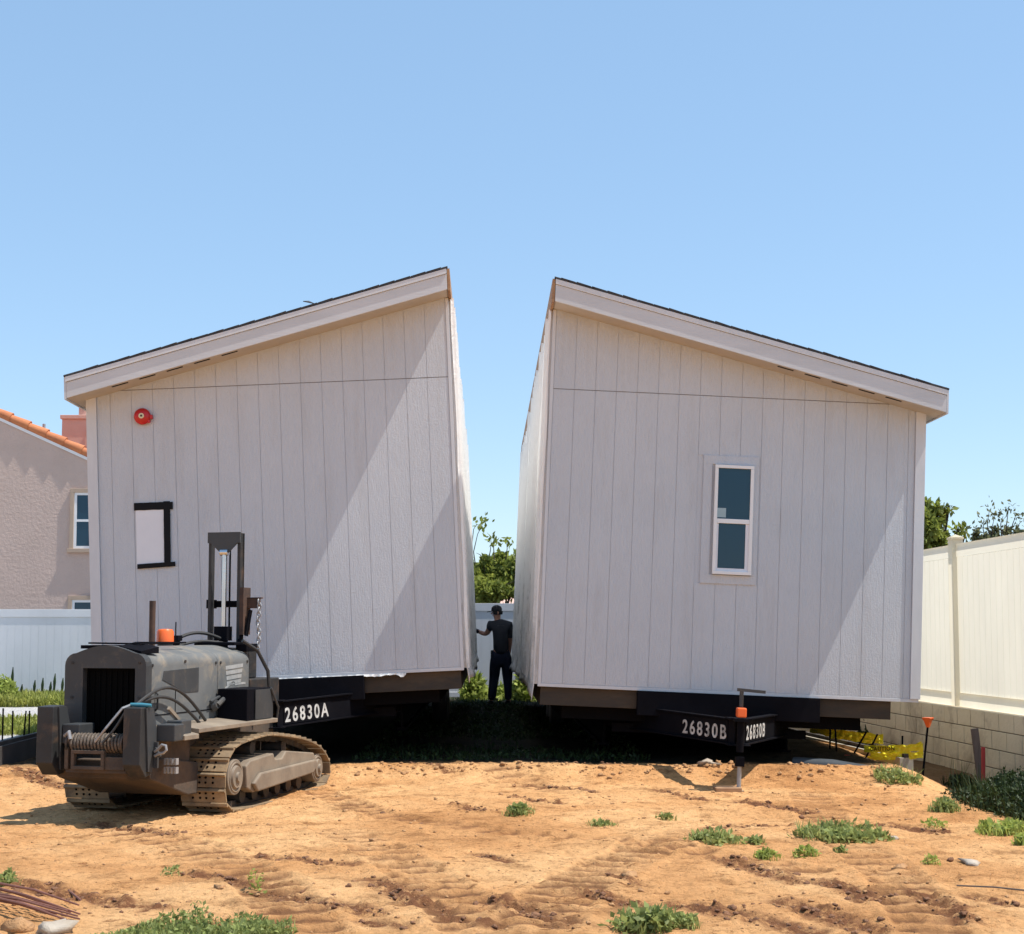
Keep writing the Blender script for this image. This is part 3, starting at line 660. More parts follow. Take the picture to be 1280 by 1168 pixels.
# ------------------------------------------------------------------ tracked mover
def machine():
    root = empty('tracked_mover', (-2.579, 11.296, .0), (0, 0, -math.atan2(.276, .961)))
    tag(root, 'dusty grey tracked house mover with lift mast parked before the left home half', 'crawler')
    # hood
    def arch(a0, a1, z0, zt, crown, n=14, cr=.09):
        pts = [(a0, z0)]
        pts += [(a0 + cr - cr * math.cos(t), zt - cr + cr * math.sin(t)) for t in np.linspace(0, math.pi / 2, 6)]
        pts += [(a0 + cr + (a1 - a0 - 2 * cr) * t, zt + crown * math.sin(math.pi * t)) for t in np.linspace(.1, .9, n)]
        pts += [(a1 - cr + cr * math.sin(t), zt - cr + cr * math.cos(t)) for t in np.linspace(0, math.pi / 2, 6)]
        pts += [(a1, z0)]
        return pts
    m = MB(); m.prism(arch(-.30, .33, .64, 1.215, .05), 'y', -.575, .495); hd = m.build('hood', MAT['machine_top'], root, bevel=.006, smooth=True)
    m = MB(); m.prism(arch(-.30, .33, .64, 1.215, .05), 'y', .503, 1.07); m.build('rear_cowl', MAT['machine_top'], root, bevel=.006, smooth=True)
    # front shell ring around grille
    ring = arch(-.312, .342, .60, 1.218, .055); m = MB()
    inner = [(-.165, .60), (-.165, 1.09), (-.145, 1.11), (.235, 1.11), (.255, 1.09), (.255, .60)]
    m.prism([(-.312, .60)] + ring[1:8] + [(-.165, 1.11), (-.165, .60)], 'y', -.66, -.576)
    m.prism([(.342, .60), (.255, .60), (.255, 1.11)] + ring[-8:-1], 'y', -.66, -.576)
    top = ring[8:-8]; m.prism([(-.165, 1.11), ring[7]] + top + [ring[-8], (.255, 1.11)], 'y', -.66, -.576)
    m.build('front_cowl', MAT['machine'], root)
    m = MB(); m.box(-.165, .255, -.60, -.578, .60, 1.11); gr = m.build('grille', MAT['grille'], root)
    m = MB()
    for i in range(9): m.box(-.15 + i * .045, -.143 + i * .045, -.612, -.6005, .62, 1.09)
    m.build('grille_bars', MAT['grille'], gr)
    m = MB(); m.box(-.17, -.01, -.60, -.35, 1.262, 1.275); m.box(-.20, -.02, -.64, -.52, 1.25, 1.275)
    m.add([(.10, -.62, 1.268), (.28, -.62, 1.232), (.31, -.42, 1.262), (.12, -.42, 1.30), (.10, -.62, 1.255), (.28, -.62, 1.215), (.31, -.42, 1.215), (.12, -.42, 1.25)], [(0, 1, 2, 3), (4, 5, 6, 7), (0, 1, 5, 4), (1, 2, 6, 5), (2, 3, 7, 6), (3, 0, 4, 7)])
    m.tube([(-.22, -.50, 1.29), (.20, -.50, 1.285), (.20, .20, 1.29), (-.22, .20, 1.29)], .007, 6)
    m.build('hood_latch', MAT['black'], root)
    m = MB()
    for (y0, z0) in [(-.55, 1.13), (-.55, .70), (.46, 1.13), (.46, .70), (.54, 1.13), (.54, .70), (1.03, 1.13), (1.03, .70), (-.05, 1.15), (.2, .72), (.8, .72)]:
        m.tube([(.329, y0, z0), (.337, y0, z0)], .011, 8)
    for (x0, z0) in [(-.25, 1.15), (.29, 1.15), (-.25, .66), (.29, .66), (-.25, .9), (.29, .9)]: m.tube([(x0, -.659, z0), (x0, -.667, z0)], .011, 8)
    bl = m.build('hood_bolts', MAT['mdark'], hd); bl['kind'] = 'stuff'
    m = MB(); m.tube([(.333, -.50, .80), (.350, -.50, .82), (.350, -.50, .92), (.333, -.50, .94)], .007, 6); m.build('grab_handle', MAT['mdark'], hd)
    m = MB(); m.box(.3305, .3335, -.57, 1.06, .765, .772); m.box(.3305, .3335, -.20, -.193, .772, 1.00); m.build('panel_seam', MAT['black'], hd)
    # side vent recess (shown as a slightly darker inset frame) and decal
    m = MB(); m.prism([(-.40, 1.02), (-.38, 1.085), (.17, 1.10), (.17, .915), (-.05, .915), (-.33, 1.0)], 'x', .3305, .334); m.build('side_panel', MAT['machine'], root, bevel=.001)
    m = MB()
    for i in range(4): m.prism([(.63 + i * .009, 1.10 - i * .042), (.95 - i * .012, 1.115 - i * .042), (.945 - i * .012, 1.085 - i * .042), (.635 + i * .009, 1.07 - i * .042)], 'x', .3305, .3325)
    pts = [(.60 + t * .40, .90 + .045 * math.sin(t * 3.1) * (1 if t < .5 else .4) + .05 * t) for t in np.linspace(0, 1, 14)]
    m.prism([(p[0], p[1] + .012) for p in pts] + [(p[0], p[1] - .006) for p in pts[::-1]], 'x', .3305, .3325)
    m.build('side_decal', MAT['decal'], root)
    m = MB()
    for p in ((.345, .40, .80), (.345, .52, .83), (.345, .62, .79)): m.tube([p, (p[0] + .035, p[1], p[2] + .01)], [.05, .035], 14)
    m.tube([(.38, .40, .80), (.40, .50, .86), (.38, .62, .79)], .022, 8); m.tube([(.36, .32, .83), (.36, .45, .86), (.37, .6, .87)], .012, 8)
    m.build('hydraulic_valve', MAT['machine'], root)
    # fender / running board on the near side and its twin
    for sg in (1, -1):
        m = MB(); a0, a1 = (.335, .635) if sg > 0 else (-.60, -.305)
        m.prism([(a0, .64), (a1, .64), (a1, .672), (a0, .70)], 'y', -.40 if sg > 0 else -.1, .98)
        if sg > 0: m.prism([(a0, .655), (a1, .60), (a1, .635), (a0, .70)], 'y', -.62, -.4005)
        m.build('fender', MAT['frame'], root, bevel=.004)
    m = MB(); m.box(.345, .60, .47, .93, .6725, .925); bxo = m.build('tool_box', MAT['black'], root, bevel=.006)
    m = MB(); m.box(.605, .612, .60, .93, .68, .915); m.tube([(.615, .88, .92), (.64, .975, .76), (.62, .99, .66)], .010, 6); m.build('box_bracket', MAT['machine'], bxo)
    # lower body
    m = MB(); m.prism([(-.5, .66), (1.6, .66), (1.7, .30), (1.4, .16), (-.20, .18), (-.62, .36), (-.62, .60)], 'x', -.285, .305); bd = m.build('body', MAT['mdirt'], root, bevel=.01)
    m = MB(); m.prism([(-.78, .47), (-.60, .47), (-.05, .40), (-.02, .165), (-.20, .17), (-.76, .335)], 'x', -.29, .45); m.box(.31, .42, -.60, -.12, .40, .655); m.build('front_frame', MAT['mdirt'], root, bevel=.01)
    m = MB(); m.box(-.30, .30, 1.1, 1.75, .661, .98); m.box(-.2, .2, 1.15, 1.5, .981, 1.24); m.build('rear_housing', MAT['mdark'], root, bevel=.01)
    # fork posts
    for (c0, c1) in ((-.345, -.215), (.335, .470)):
        m = MB()
        m.prism([(-.95, .845), (-.80, .85), (-.74, .70), (-.74, .50), (-.80, .37), (-.87, .36), (-.955, .45)], 'x', c0 + .0, c1)
        p = m.build('lift_post', MAT['mdark'], root, bevel=.006)
        m = MB(); m.prism([(-.90, .84), (-.80, .84), (-.75, .70), (-.75, .50), (-.81, .39), (-.86, .40)], 'x', c1 + .0005, c1 + .014); m.build('post_cheek', MAT['machine'], p)
        m = MB(); m.obox((c1 + .03, -.78, .60), (c1 + .03, -.78, .42), .03, .02); m.obox((c1 + .03, -.80, .56), (c1 + .07, -.80, .50), .02, .02); m.build('post_bracket', MAT['machine'], p)
    m = MB(); m.box(-.20, -.06, -.86, -.66, .58, .72); m.build('motor_block', MAT['machine'], root, bevel=.008)
    m = MB(); m.box(.475, .62, -.74, -.60, .60, .72); m.box(.48, .60, -.60, -.45, .62, .74); m.build('bracket_block', MAT['machine'], root, bevel=.008)
    m = MB(); m.prism([(-.62, .84), (-.40, .705), (-.40, .68), (-.64, .82)], 'x', .50, .52); m.build('gusset', MAT['frame'], root)
    # winch
    m = MB(); m.tube([(-.14, -.86, .59), (.335, -.86, .59)], .055, 20)
    for i in range(2): m.tube([(-.13 + i * .43, -.86, .59), (-.115 + i * .43, -.86, .59)], .075, 20)
    wn = m.build('winch', MAT['mdark'], root, smooth=True)
    m = MB(); hp = []
    for i in range(15 * 12):
        t = i / 12 * 2 * math.pi; hp.append((-.10 + i / (15 * 12) * .40, -.86 + .062 * math.cos(t), .59 + .062 * math.sin(t)))
    m.tube(hp, .011, 6); m.build('cable', MAT['cable'], wn, smooth=True)
    m = MB(); m.tube([(-.15, -.90, .64), (-.10, -.93, .67), (-.09, -.93, .62)], .014, 8); m.build('cable_hook', MAT['galv'], wn)
    m = MB(); m.tube([(.10, -.92, .60), (.20, -.95, .70), (.30, -.90, .84), (.34, -.86, .86)], .009, 6); m.build('hook_line', MAT['galv'], wn)
    m = MB(); m.box(-.08, .18, -.935, -.90, .52, .545); m.box(-.08, .18, -.935, -.90, .41, .435); m.box(-.08, -.055, -.935, -.90, .435, .52); m.box(.155, .18, -.935, -.90, .435, .52)
    m.box(-.14, .335, -.90, -.78, .385, .41); m.box(-.14, -.11, -.92, -.80, .41, .56); m.box(.18, .33, -.92, -.80, .41, .50); m.build('fairlead', MAT['mdirt'], root, bevel=.003)
    # hitch hook and tie-down slots
    m = MB(); hk = [(.50, -.80, .555 - .02), (.53, -.82, .55), (.57, -.83, .585), (.60, -.83, .58), (.605, -.83, .55), (.585, -.83, .53), (.55, -.82, .525), (.50, -.80, .505)]
    m.tube(hk, .010, 8); m.build('hitch_hook', MAT['galv'], root, smooth=True)
    m = MB()
    for rw in range(2):
        for i in range(4): m.box(.485 + i * .028, .497 + i * .028, -.64, -.602, .40 - rw * .062 + .03, .455 - rw * .062 + .02)
    m.build('tie_slots', MAT['galv'], root)
    # hydraulic hoses
    m = MB()
    def arc(p0, p1, hgt, n=16, sid=0): return [tuple(Vector(p0).lerp(Vector(p1), t) + Vector((sid * math.sin(math.pi * t), 0, hgt * math.sin(math.pi * t)))) for t in np.linspace(0, 1, n)]
    m.tube(arc((.38, -.86, .86), (.42, .12, .70), .18), .012, 8); m.tube(arc((.36, -.88, .84), (.44, -.02, .69), .13), .012, 8)
    m.tube(arc((.33, -.90, .83), (.18, -.96, .60), -.02), .009, 8); m.build('hydraulic_hose', MAT['hose'], root, smooth=True)
    m = MB(); m.tube([(.36, -.90, .865), (.43, -.88, .862), (.50, -.86, .858)], [.012, .016, .012], 10); m.build('hose_sleeve', MAT['teal'], root, smooth=True)
    m = MB(); m.tube([(.30, 1.0, 1.30), (.38, 1.12, 1.22), (.44, 1.2, 1.05), (.45, 1.22, .88)], .016, 8); m.tube(arc((-.25, .75, 1.27), (.0, 1.20, 1.32), .07), .014, 8); m.tube(arc((-.2, .78, 1.25), (.05, 1.15, 1.28), .03), .012, 8)
    m.build('hydraulic_hose', MAT['hose'], root, smooth=True)
    m = MB(); m.box(-.27, -.17, .70, .82, 1.262, 1.33); m.box(-.18, -.14, .72, .80, 1.30, 1.345); m.box(-.13, .24, .98, 1.1, 1.262, 1.29); m.box(.20, .30, 1.08, 1.3, 1.21, 1.275); m.build('control_valve', MAT['black'], root, bevel=.006)
    # exhaust, beacon, aerial
    m = MB(); m.tube([(-.10, .22, 1.25), (-.10, .22, 1.50), (-.10, .22, 1.615)], [.024, .024, .025], 16); m.build('exhaust_pipe', MAT['rust'], root, smooth=True)
    m = MB(); m.cyl((-.045, .33, 1.255), .060, .032, 'z', 24); bc = m.build('beacon', MAT['mdark'], root)
    m = MB(); m.tube([(-.045, .33, 1.287), (-.045, .33, 1.375), (-.045, .33, 1.392), (-.045, .33, 1.396)], [.068, .066, .055, .02], 24); m.build('beacon_lens', MAT['orange'], bc, smooth=True)
    m = MB(); m.cyl((.03, .36, 1.26), .005, .19, 'z', 6); m.build('aerial', MAT['black'], root)
    # lift mast
    m = MB()
    for (x0, x1) in ((-.155, -.128), (.112, .142)):
        m.box(x0, x1, 1.27, 1.325, .70, 2.215); m.box(x0 - (.0 if x0 > 0 else .008), x1 + (.008 if x0 > 0 else .0), 1.325, 1.335, .70, 2.215)
    ms = m.build('lift_mast', MAT['mdark'], root, bevel=.003)
    m = MB(); m.box(-.156, .146, 1.25, 1.269, 2.13, 2.222); m.prism([(-.13, 2.13), (.12, 2.13), (.03, 2.04), (-.03, 2.04)], 'y', 1.25, 1.267); m.build('mast_head', MAT['machine'], ms)
    m = MB(); m.tube([(0, 1.26, 1.38), (0, 1.26, 2.06)], .021, 14); m.tube([(-.035, 1.26, 2.05), (.035, 1.26, 2.05)], .03, 12); m.build('lift_rod', MAT['chrome'], ms, smooth=True)
    m = MB(); m.tube([(0, 1.26, .8), (0, 1.26, 1.42)], .040, 14); m.box(-.06, .06, 1.20, 1.30, 1.30, 1.42); m.tube([(.032, 1.30, 1.3), (.032, 1.30, 2.08)], .008, 6); m.build('lift_cylinder', MAT['black'], ms)
    m = MB(); m.box(-.20, .20, 1.375, 1.41, 1.585, 1.64); m.box(-.21, -.15, 1.35, 1.43, 1.575, 1.65); m.build('fork_carriage', MAT['black'], ms)
    m = MB(); m.box(.16, .27, 1.33, 1.41, 1.575, 1.665); m.box(.145, .18, 1.26, 1.40, 1.35, 1.75); m.box(.18, .31, 1.33, 1.37, 1.655, 1.667); m.build('carriage_bracket', MAT['rust'], ms)
    m = MB(); z = 1.63; k = 0
    while z > 1.20:
        cpt = Vector((.285 + .006 * math.sin(k), 1.34, z)); a = 0 if k % 2 else math.pi / 2
        ring_ = [tuple(cpt + Vector((math.cos(t) * .016 * math.cos(a), math.cos(t) * .016 * math.sin(a), math.sin(t) * .026))) for t in np.linspace(0, 2 * math.pi, 11)]
        m.tube(ring_, .006, 5, cap=False); z -= .036; k += 1
    m.build('chain', MAT['galv'], ms, smooth=True)
    m = MB(); m.obox((.215, 1.33, 1.56), (.19, 1.3, 1.34), .014, .05); m.obox((.16, 1.31, 1.48), (.14, 1.28, 1.28), .03, .03); m.build('link_arm', MAT['black'], ms)
    # tracks
    outline = [(0.20, .030), (0.02, .075), (-.035, .16), (-.03, .33), (.06, .455), (.22, .515), (.70, .548), (1.05, .52), (1.45, .465), (1.78, .38), (1.97, .27), (2.03, .16), (1.93, .065), (1.72, .028), (.95, .022)]
    def resample(pts, n):
        P = [Vector(p) for p in pts]; 
        def cr(p0, p1, p2, p3, t): return .5 * ((2 * p1) + (p2 - p0) * t + (2 * p0 - 5 * p1 + 4 * p2 - p3) * t * t + (3 * p1 - p0 - 3 * p2 + p3) * t ** 3)
        D = []
        for i in range(len(P)):
            for t in np.linspace(0, 1, 20, endpoint=False): D.append(cr(P[i - 1], P[i], P[(i + 1) % len(P)], P[(i + 2) % len(P)], t))
        Ls = [0]
        for i in range(len(D)): Ls.append(Ls[-1] + (D[(i + 1) % len(D)] - D[i]).length)
        out = []
        for k in range(n):
            s_ = Ls[-1] * k / n; i = max(j for j in range(len(Ls)) if Ls[j] <= s_); i = min(i, len(D) - 1)
            q = (s_ - Ls[i]) / max(1e-6, Ls[i + 1] - Ls[i]); out.append(D[i].lerp(D[(i + 1) % len(D)], q))
        return out
    NS = 40; PT = resample(outline, NS)
    for (a0, a1, ia) in ((.305, .675, 1), (-.675, -.305, -1)):
        shoe = MB(); holes = MB(); link = MB()
        cen = Vector((1.0, .27))
        for i in range(NS):
            p = PT[i]; q = PT[(i + 1) % NS]; d = (q - p); Ls = d.length; d.normalize(); n = Vector((d.y, -d.x))
            if n.dot((p + q) / 2 - cen) < 0: n = -n
            mid = (p + q) / 2; h2 = Ls / 2 - .004
            def S(u, v): w_ = mid + d * u + n * v; return (w_.x, w_.y)
            shoe.prism([S(-h2, 0), S(h2, 0), S(h2, .010), S(h2 - .012, .026), S(h2 - .020, .026), S(h2 - .03, .011), S(-h2, .011)], 'x', a0, a1)
            for aa in (a0 + .10, a0 + .16, a1 - .16, a1 - .10):
                if ia > 0 or True:
                    for uu in (-.02, .018):
                        if aa < a0 + .12 or aa > a1 - .12 or True:
                            c0 = S(uu, .0112); c1 = S(uu, .0155); 
                            holes.tube([(aa, c0[0], c0[1]), (aa, c1[0], c1[1])], .0095, 7)
            for aa in ((a0 + a1) / 2 - .055, (a0 + a1) / 2 + .035):
                link.prism([S(-h2 - .01, -.002), S(h2 + .01, -.002), S(h2 - .004, -.045), S(-h2 + .004, -.045)], 'x', aa, aa + .02)
        nf = len(shoe.f); shoe.add(holes.v, holes.f); tr = shoe.build('track', MAT['shoe'], root); tr.data.materials.append(MAT['grille'])
        for pf in tr.data.polygons[nf:]: pf.material_index = 1
        link.build('track_chain', MAT['mdark'], tr)
        x0, x1 = (a0 + .09, a1 - .02) if ia > 0 else (a0 + .02, a1 - .09); ac = (a0 + a1) / 2
        m = MB(); m.prism([(.34, .34), (.42, .375), (.85, .40), (.88, .35), (1.02, .345), (1.10, .40), (1.68, .34), (1.76, .26), (1.66, .17), (.48, .125), (.36, .17)], 'x', ac - .13, a1 - .015 if ia > 0 else ac + .13)
        fr = m.build('track_frame', MAT['frame'], root, bevel=.01)
        m = MB(); m.prism([(.42, .20), (.55, .27), (1.66, .285), (1.70, .23), (1.60, .175), (.50, .13)], 'x', (a1 - .0145 if ia > 0 else a0 - .02), (a1 + .02 if ia > 0 else a0 + .005)); m.build('frame_guard', MAT['frame'], fr, bevel=.012)
        for (ty, tz, rr, nm) in ((.19, .27, .135, 'idler'), (1.80, .20, .12, 'sprocket')):
            m = MB(); xe = a1 - .03 if ia > 0 else a1 - .10
            m.tube([(ac - .12, ty, tz), (xe, ty, tz)], rr, 28); idl = m.build(nm, MAT['frame'], root, smooth=True, bevel=.006)
            m = MB(); m.tube([(xe, ty, tz), (xe + .018, ty, tz)], [rr * .66, rr * .60], 24); m.tube([(xe + .018, ty, tz), (xe + .035, ty, tz)], [rr * .3, rr * .25], 18)
            m.tube([(xe + .0, ty + rr * .8 * math.cos(t), tz + rr * .8 * math.sin(t)) for t in np.linspace(0, 2 * math.pi, 24)], .008, 6, cap=False)
            m.build('hub', MAT['frame'], idl, smooth=True)
        for (ty, tz, rr) in ((.62, .455, .05), (1.22, .42, .05)) + tuple((.45 + .22 * k, .10, .055) for k in range(6)):
            m = MB(); m.tube([(ac - .09, ty, tz), (ac + .09, ty, tz)], rr, 16); m.build('roller', MAT['mdark'], root, smooth=True)
    return root
MV = machine()
MV.location.z = gz(-1.9, 11.9) - .012

# ------------------------------------------------------------------ neighbour's stucco house
def neighbour():
    Yw = 31.0
    root = empty('stucco_house', at(60, 860, Yw)[:2] + (0,)); root.location = (at(60, 793, Yw).x, Yw, 0)
    tag(root, 'pink stucco two storey house with terracotta tiled roof beyond the left fence', 'house')
    ox = root.location.x
    def lx(px): return at(px, 793, Yw).x - ox
    def lz(py, px=50, Y_=Yw): return at(px, py, Y_).z
    xl, xr = lx(-260), lx(122); zr = lz(578, 112); slope = (lz(527, 0) - lz(575, 108)) / (lx(108) - lx(0))
    ztop = lambda x: zr + (lx(112) - x) * slope
    xa = xl                                    # ridge well outside the frame on the left
    m = MB(); m.prism([(xl, 0), (xr + 1.9, 0), (xr + 1.9, ztop(xr + 1.9)), (xa, ztop(xa))], 'y', 0, 9); m.build('wall', MAT['stucco'], root)
    # unseen wall projection added behind the home section to throw the upright shadow
    m = MB(); m.box(lx(131), lx(215), -.118, -.001, 0, ztop(lx(215)) - .05); m.build('shadow_bay', MAT['stucco'], root)
    rf = MB(); x0, x1 = xa - .2, xr + 2.3
    rf.prism([(x0, ztop(x0) + .02), (x1, ztop(x1) + .02), (x1, ztop(x1) + .09), (x0, ztop(x0) + .09)], 'y', -.01, 9.2); roof = rf.build('roof', MAT['tile'], root)
    fb = MB(); fb.prism([(x0, ztop(x0) - .02), (x1, ztop(x1) - .02), (x1, ztop(x1) + .045), (x0, ztop(x0) + .045)], 'y', -.028, -.0105); fb.build('barge_board', MAT['white'], root)
    tl = MB(); x = x0; dx = .42 / math.sqrt(1 + slope * slope); k = 0
    while x < x1 - .3:
        for j, yy in enumerate([.035]):
            p0 = Vector((x, yy, ztop(x) + .125)); p1 = Vector((x + dx * 1.12, yy, ztop(x + dx * 1.12) + .145))
            tl.tube([p0, p1], [.088, .115], 12)
        x += dx; k += 1
    tl.build('rake_tiles', MAT['tile'], roof, smooth=True)
    tl = MB(); 
    for j in range(1, 28):
        yy = -.05 + j * .3
        p0 = Vector((x0, yy, ztop(x0) + .10)); p1 = Vector((x1, yy, ztop(x1) + .10)); tl.tube([p0, p1], .08, 8)
    tl.build('barrel_tiles', MAT['tile'], roof, smooth=True)
    Yc = 4.0
    def cx(px): return at(px, 793, Yw + Yc).x - ox
    def cz(py): return at(88, py, Yw + Yc).z
    m = MB(); m.box(cx(71), cx(122), Yc, Yc + .9, 3.5, cz(524)); m.box(cx(69), cx(124), Yc - .04, Yc + .94, cz(524) + .001, cz(519)); ch = m.build('chimney', MAT['stucco2'], root, bevel=.01)
    m = MB(); m.box(cx(89), cx(98), Yc + .2, Yc + .4, cz(518.9), cz(507)); m.box(cx(88.3), cx(98.7), Yc + .17, Yc + .43, cz(507) + .001, cz(504.5)); m.build('chimney_pot', MAT['stucco2'], ch)
    m = MB(); m.cyl((cx(56.5), Yc - .5, 4.4), .035, cz(534) - 4.4, 'z', 10); m.build('vent_pipe', MAT['galv'], root)
    m = MB(); m.cyl((cx(106.5), Yc - .06, 4.5), .04, cz(533) - 4.5, 'z', 10); m.build('vent_pipe', MAT['white'], root)
    for (pt, pb, deep) in ((616, 686, 1), (750, 812, 0)):
        z1, z0 = lz(pt), lz(pb); a0, a1 = lx(89.5), lx(89.5) + .98
        s = MB(); tw = .085
        s.box(a0 - tw, a1 + tw, -.05, -.001, z1, z1 + tw); s.box(a0 - tw - .04, a1 + tw + .04, -.08, -.001, z0 - tw, z0); s.box(a0 - tw, a0, -.05, -.001, z0, z1); s.box(a1, a1 + tw, -.05, -.001, z0, z1)
        wn = s.build('window', MAT['stuccotrim'], root, bevel=.005)
        s = MB(); fw = .055
        s.box(a0, a1, -.03, -.001, z1 - fw, z1); s.box(a0, a1, -.03, -.001, z0, z0 + fw); s.box(a0, a0 + fw, -.03, -.001, z0 + fw, z1 - fw); s.box(a1 - fw, a1, -.03, -.001, z0 + fw, z1 - fw); s.box(a0 + fw, a1 - fw, -.026, -.001, (z0 + z1) / 2 - .025, (z0 + z1) / 2 + .025)
        s.build('window_frame', MAT['white'], wn)
        s = MB(); s.box(a0 + fw, a1 - fw, -.012, -.001, z0 + fw, (z0 + z1) / 2 - .026); s.build('lower_pane', MAT['glass'], wn)
        s = MB(); s.box(a0 + fw, a1 - fw, -.012, -.001, (z0 + z1) / 2 + .026, z1 - fw); s.build('upper_pane', MAT['glass'], wn)
neighbour()
# red roofed house far behind the gap
def far_house():
    Yw = 44.0; a = at(618, 752.5, Yw); b = at(646, 744, Yw); root = empty('tiled_house', (b.x + 1.5, Yw, 0)); ox = b.x + 1.5
    tag(root, 'low house with salmon hip roof seen between the two home halves', 'house')
    zr = b.z + .15; xr = b.x - ox
    m = MB(); m.box(xr - 1.4, 6, .5, 7, 0, a.z - .25); m.build('wall', MAT['stucco'], root)
    m = MB(); x0 = xr - 1.9; sl = (b.z - a.z) / (b.x - a.x); xm = x0 + 3.2; ze = a.z - .12
    m.add([(x0, 0, ze), (6.5, 0, ze), (6.5, 8, ze), (x0, 8, ze), (xm, 3.6, ze + sl * 3.2), (6.5, 3.6, ze + sl * 3.2), (x0, 0, ze - .15), (6.5, 0, ze - .15), (6.5, 8, ze - .15), (x0, 8, ze - .15)],
          [(0, 1, 5, 4), (1, 2, 5), (2, 3, 4, 5), (3, 0, 4), (6, 7, 1, 0), (9, 6, 0, 3), (7, 8, 2, 1), (8, 9, 3, 2), (6, 9, 8, 7)])
    m.build('roof', MAT['stucco2'], root)
far_house()

# ------------------------------------------------------------------ fences and block wall
def fence(A, B, z0f, z1f, post_pts, mat, label, group='vinyl fences around the lot', hollow=False, board=.152):
    """A,B: (x,y) ends, face: which side (sign of normal) is the show side"""
    A = Vector((A[0], A[1], 0)); B = Vector((B[0], B[1], 0)); d = (B - A); L = d.length; d.normalize(); ang = math.atan2(d.y, d.x)
    root = empty('vinyl_fence', A, (0, 0, ang)); tag(root, label, 'fence', group)
    ps = sorted(post_pts)
    for p in ps:
        s = MB(); z0, z1 = z0f(p), z1f(p)
        if hollow: s.add([(p + a_ * .064, b_ * .064, z) for z in (z0 + .001, z1 + .055) for a_, b_ in ((-1, -1), (-1, 1), (1, 1), (1, -1))], [(0, 1, 5, 4), (1, 2, 6, 5), (2, 3, 7, 6)])
        else: s.box(p - .064, p + .064, -.064, .064, z0 - .1, z1 + .055)
        po = s.build('post', mat, root, bevel=0 if hollow else .004)
        s = MB(); c = z1 + .056; s.box(p - .074, p + .074, -.074, .074, c, c + .022); s.add([(p - .07, -.07, c + .0225), (p + .07, -.07, c + .0225), (p + .07, .07, c + .0225), (p - .07, .07, c + .0225), (p, 0, c + .06)], [(0, 1, 4), (1, 2, 4), (2, 3, 4), (3, 0, 4), (3, 2, 1, 0)]); s.build('post_cap', mat, po)
    for p, q in zip(ps[:-1], ps[1:]):
        a, b = p + .0645, q - .0645; zm0, zm1 = z0f((p + q) / 2), z1f((p + q) / 2)
        if hollow:                                   # thin vinyl extrusions, open at the back
            for nm, za, zb in (('top_rail', zm1 - .15, zm1), ('bottom_rail', zm0, zm0 + .15)):
                s = MB(); s.add([(b, .017, za), (a, .017, za), (b, .017, zb), (a, .017, zb), (b, -.022, zb), (a, -.022, zb)], [(1, 0, 2, 3), (3, 2, 4, 5)]); s.build(nm, mat, root, fix=False)
            s = MB(); n = max(1, round((b - a) / board)); w = (b - a) / n; za, zb = zm0 + .151, zm1 - .151
            prof = []
            for i in range(n): x = a + i * w; prof += [(x, .011), (x + w - .010, .011), (x + w - .007, .0085), (x + w - .003, .0085)]
            prof.append((b, .011)); vs = [(x, y, z) for z in (za, zb) for x, y in prof]; m_ = len(prof)
            s.add(vs, [(i, i + 1, m_ + i + 1, m_ + i) for i in range(m_ - 1)]); s.build('panel', mat, root, fix=False); continue
        s = MB(); s.box(a, b, -.025, .025, zm1 - .15, zm1); s.build('top_rail', mat, root, bevel=.003)
        s = MB(); s.box(a, b, -.025, .025, zm0, zm0 + .15); s.build('bottom_rail', mat, root, bevel=.003)
        s = MB(); x = a; n = max(1, round((b - a) / board)); w = (b - a) / n
        for i in range(n):
            s.box(a + i * w, a + (i + 1) * w - .0085, -.011, .011, zm0 + .151, zm1 - .151)
            s.box(a + (i + 1) * w - .0083, a + (i + 1) * w - .0002, -.0095, .0095, zm0 + .1511, zm1 - .1511)
        s.build('panel', mat, root, fix=False)
    return root
# back fence (left of homes, gap, right)
def bz1(px, Y=28.5): return None
fence((at(-168, 793, 28.5).x, 28.5), (at(112, 793, 28.5).x + 3.0, 28.5), lambda p: .02, lambda p: 1.81, [.0, 2.35, 4.75, 7.1], MAT['vinyl'], 'white vinyl privacy fence below the pink stucco house')
gA = at(560, 793, 28.6).x
fence((gA - 1.9, 28.6), (gA + 3.3, 28.6), lambda p: .06, lambda p: 1.93, [0, 1.15, 3.62], MAT['vinyl'], 'white vinyl fence closing the gap behind the standing worker', board=.17)
fence((1.9, 28.6), (4.95, 28.6), lambda p: .0, lambda p: 1.9, [0, 2.9], MAT['vinyl'], 'short vinyl fence stretch glimpsed low behind the right home half')
# right fence
dirR = Vector((-.034, 1, 0)).normalized()
def rx(Y): return 5.92 - .034 * Y
ys = [16.63 + 2.4 * k for k in range(-4, 5)]; Y0 = ys[0] - .2
fence((rx(Y0) + .02, Y0), (rx(ys[-1]), ys[-1]), lambda p: .52, lambda p: 2.355, [(y - Y0) * 1.0006 for y in ys], MAT['vinylc'], 'cream vinyl fence standing on the block wall at the right', board=.16, hollow=True)
def block_wall():
    root = empty('block_wall', (rx(5.5) , 5.5, 0), (0, 0, math.atan2(1, -.034))); tag(root, 'tan concrete block wall under the cream vinyl fence', 'wall')
    s = MB(); m = MB(); zc = .515; L = 21.5
    for c in range(5):
        z1 = zc - c * .195; off = .2 if c % 2 else 0; x = -off
        while x < L:
            j = random.uniform(-.002, .002); s.box(x + .008, x + .396, -.10 , .10 + j, z1 - .184, z1 - .0); x += .404
    s.build('blocks', MAT['block'], root, bevel=.004)
    m.box(-.2, L + .2, -.092, .092, -.8, .508); m.build('mortar', MAT['mortar'], root)
    return root
block_wall()

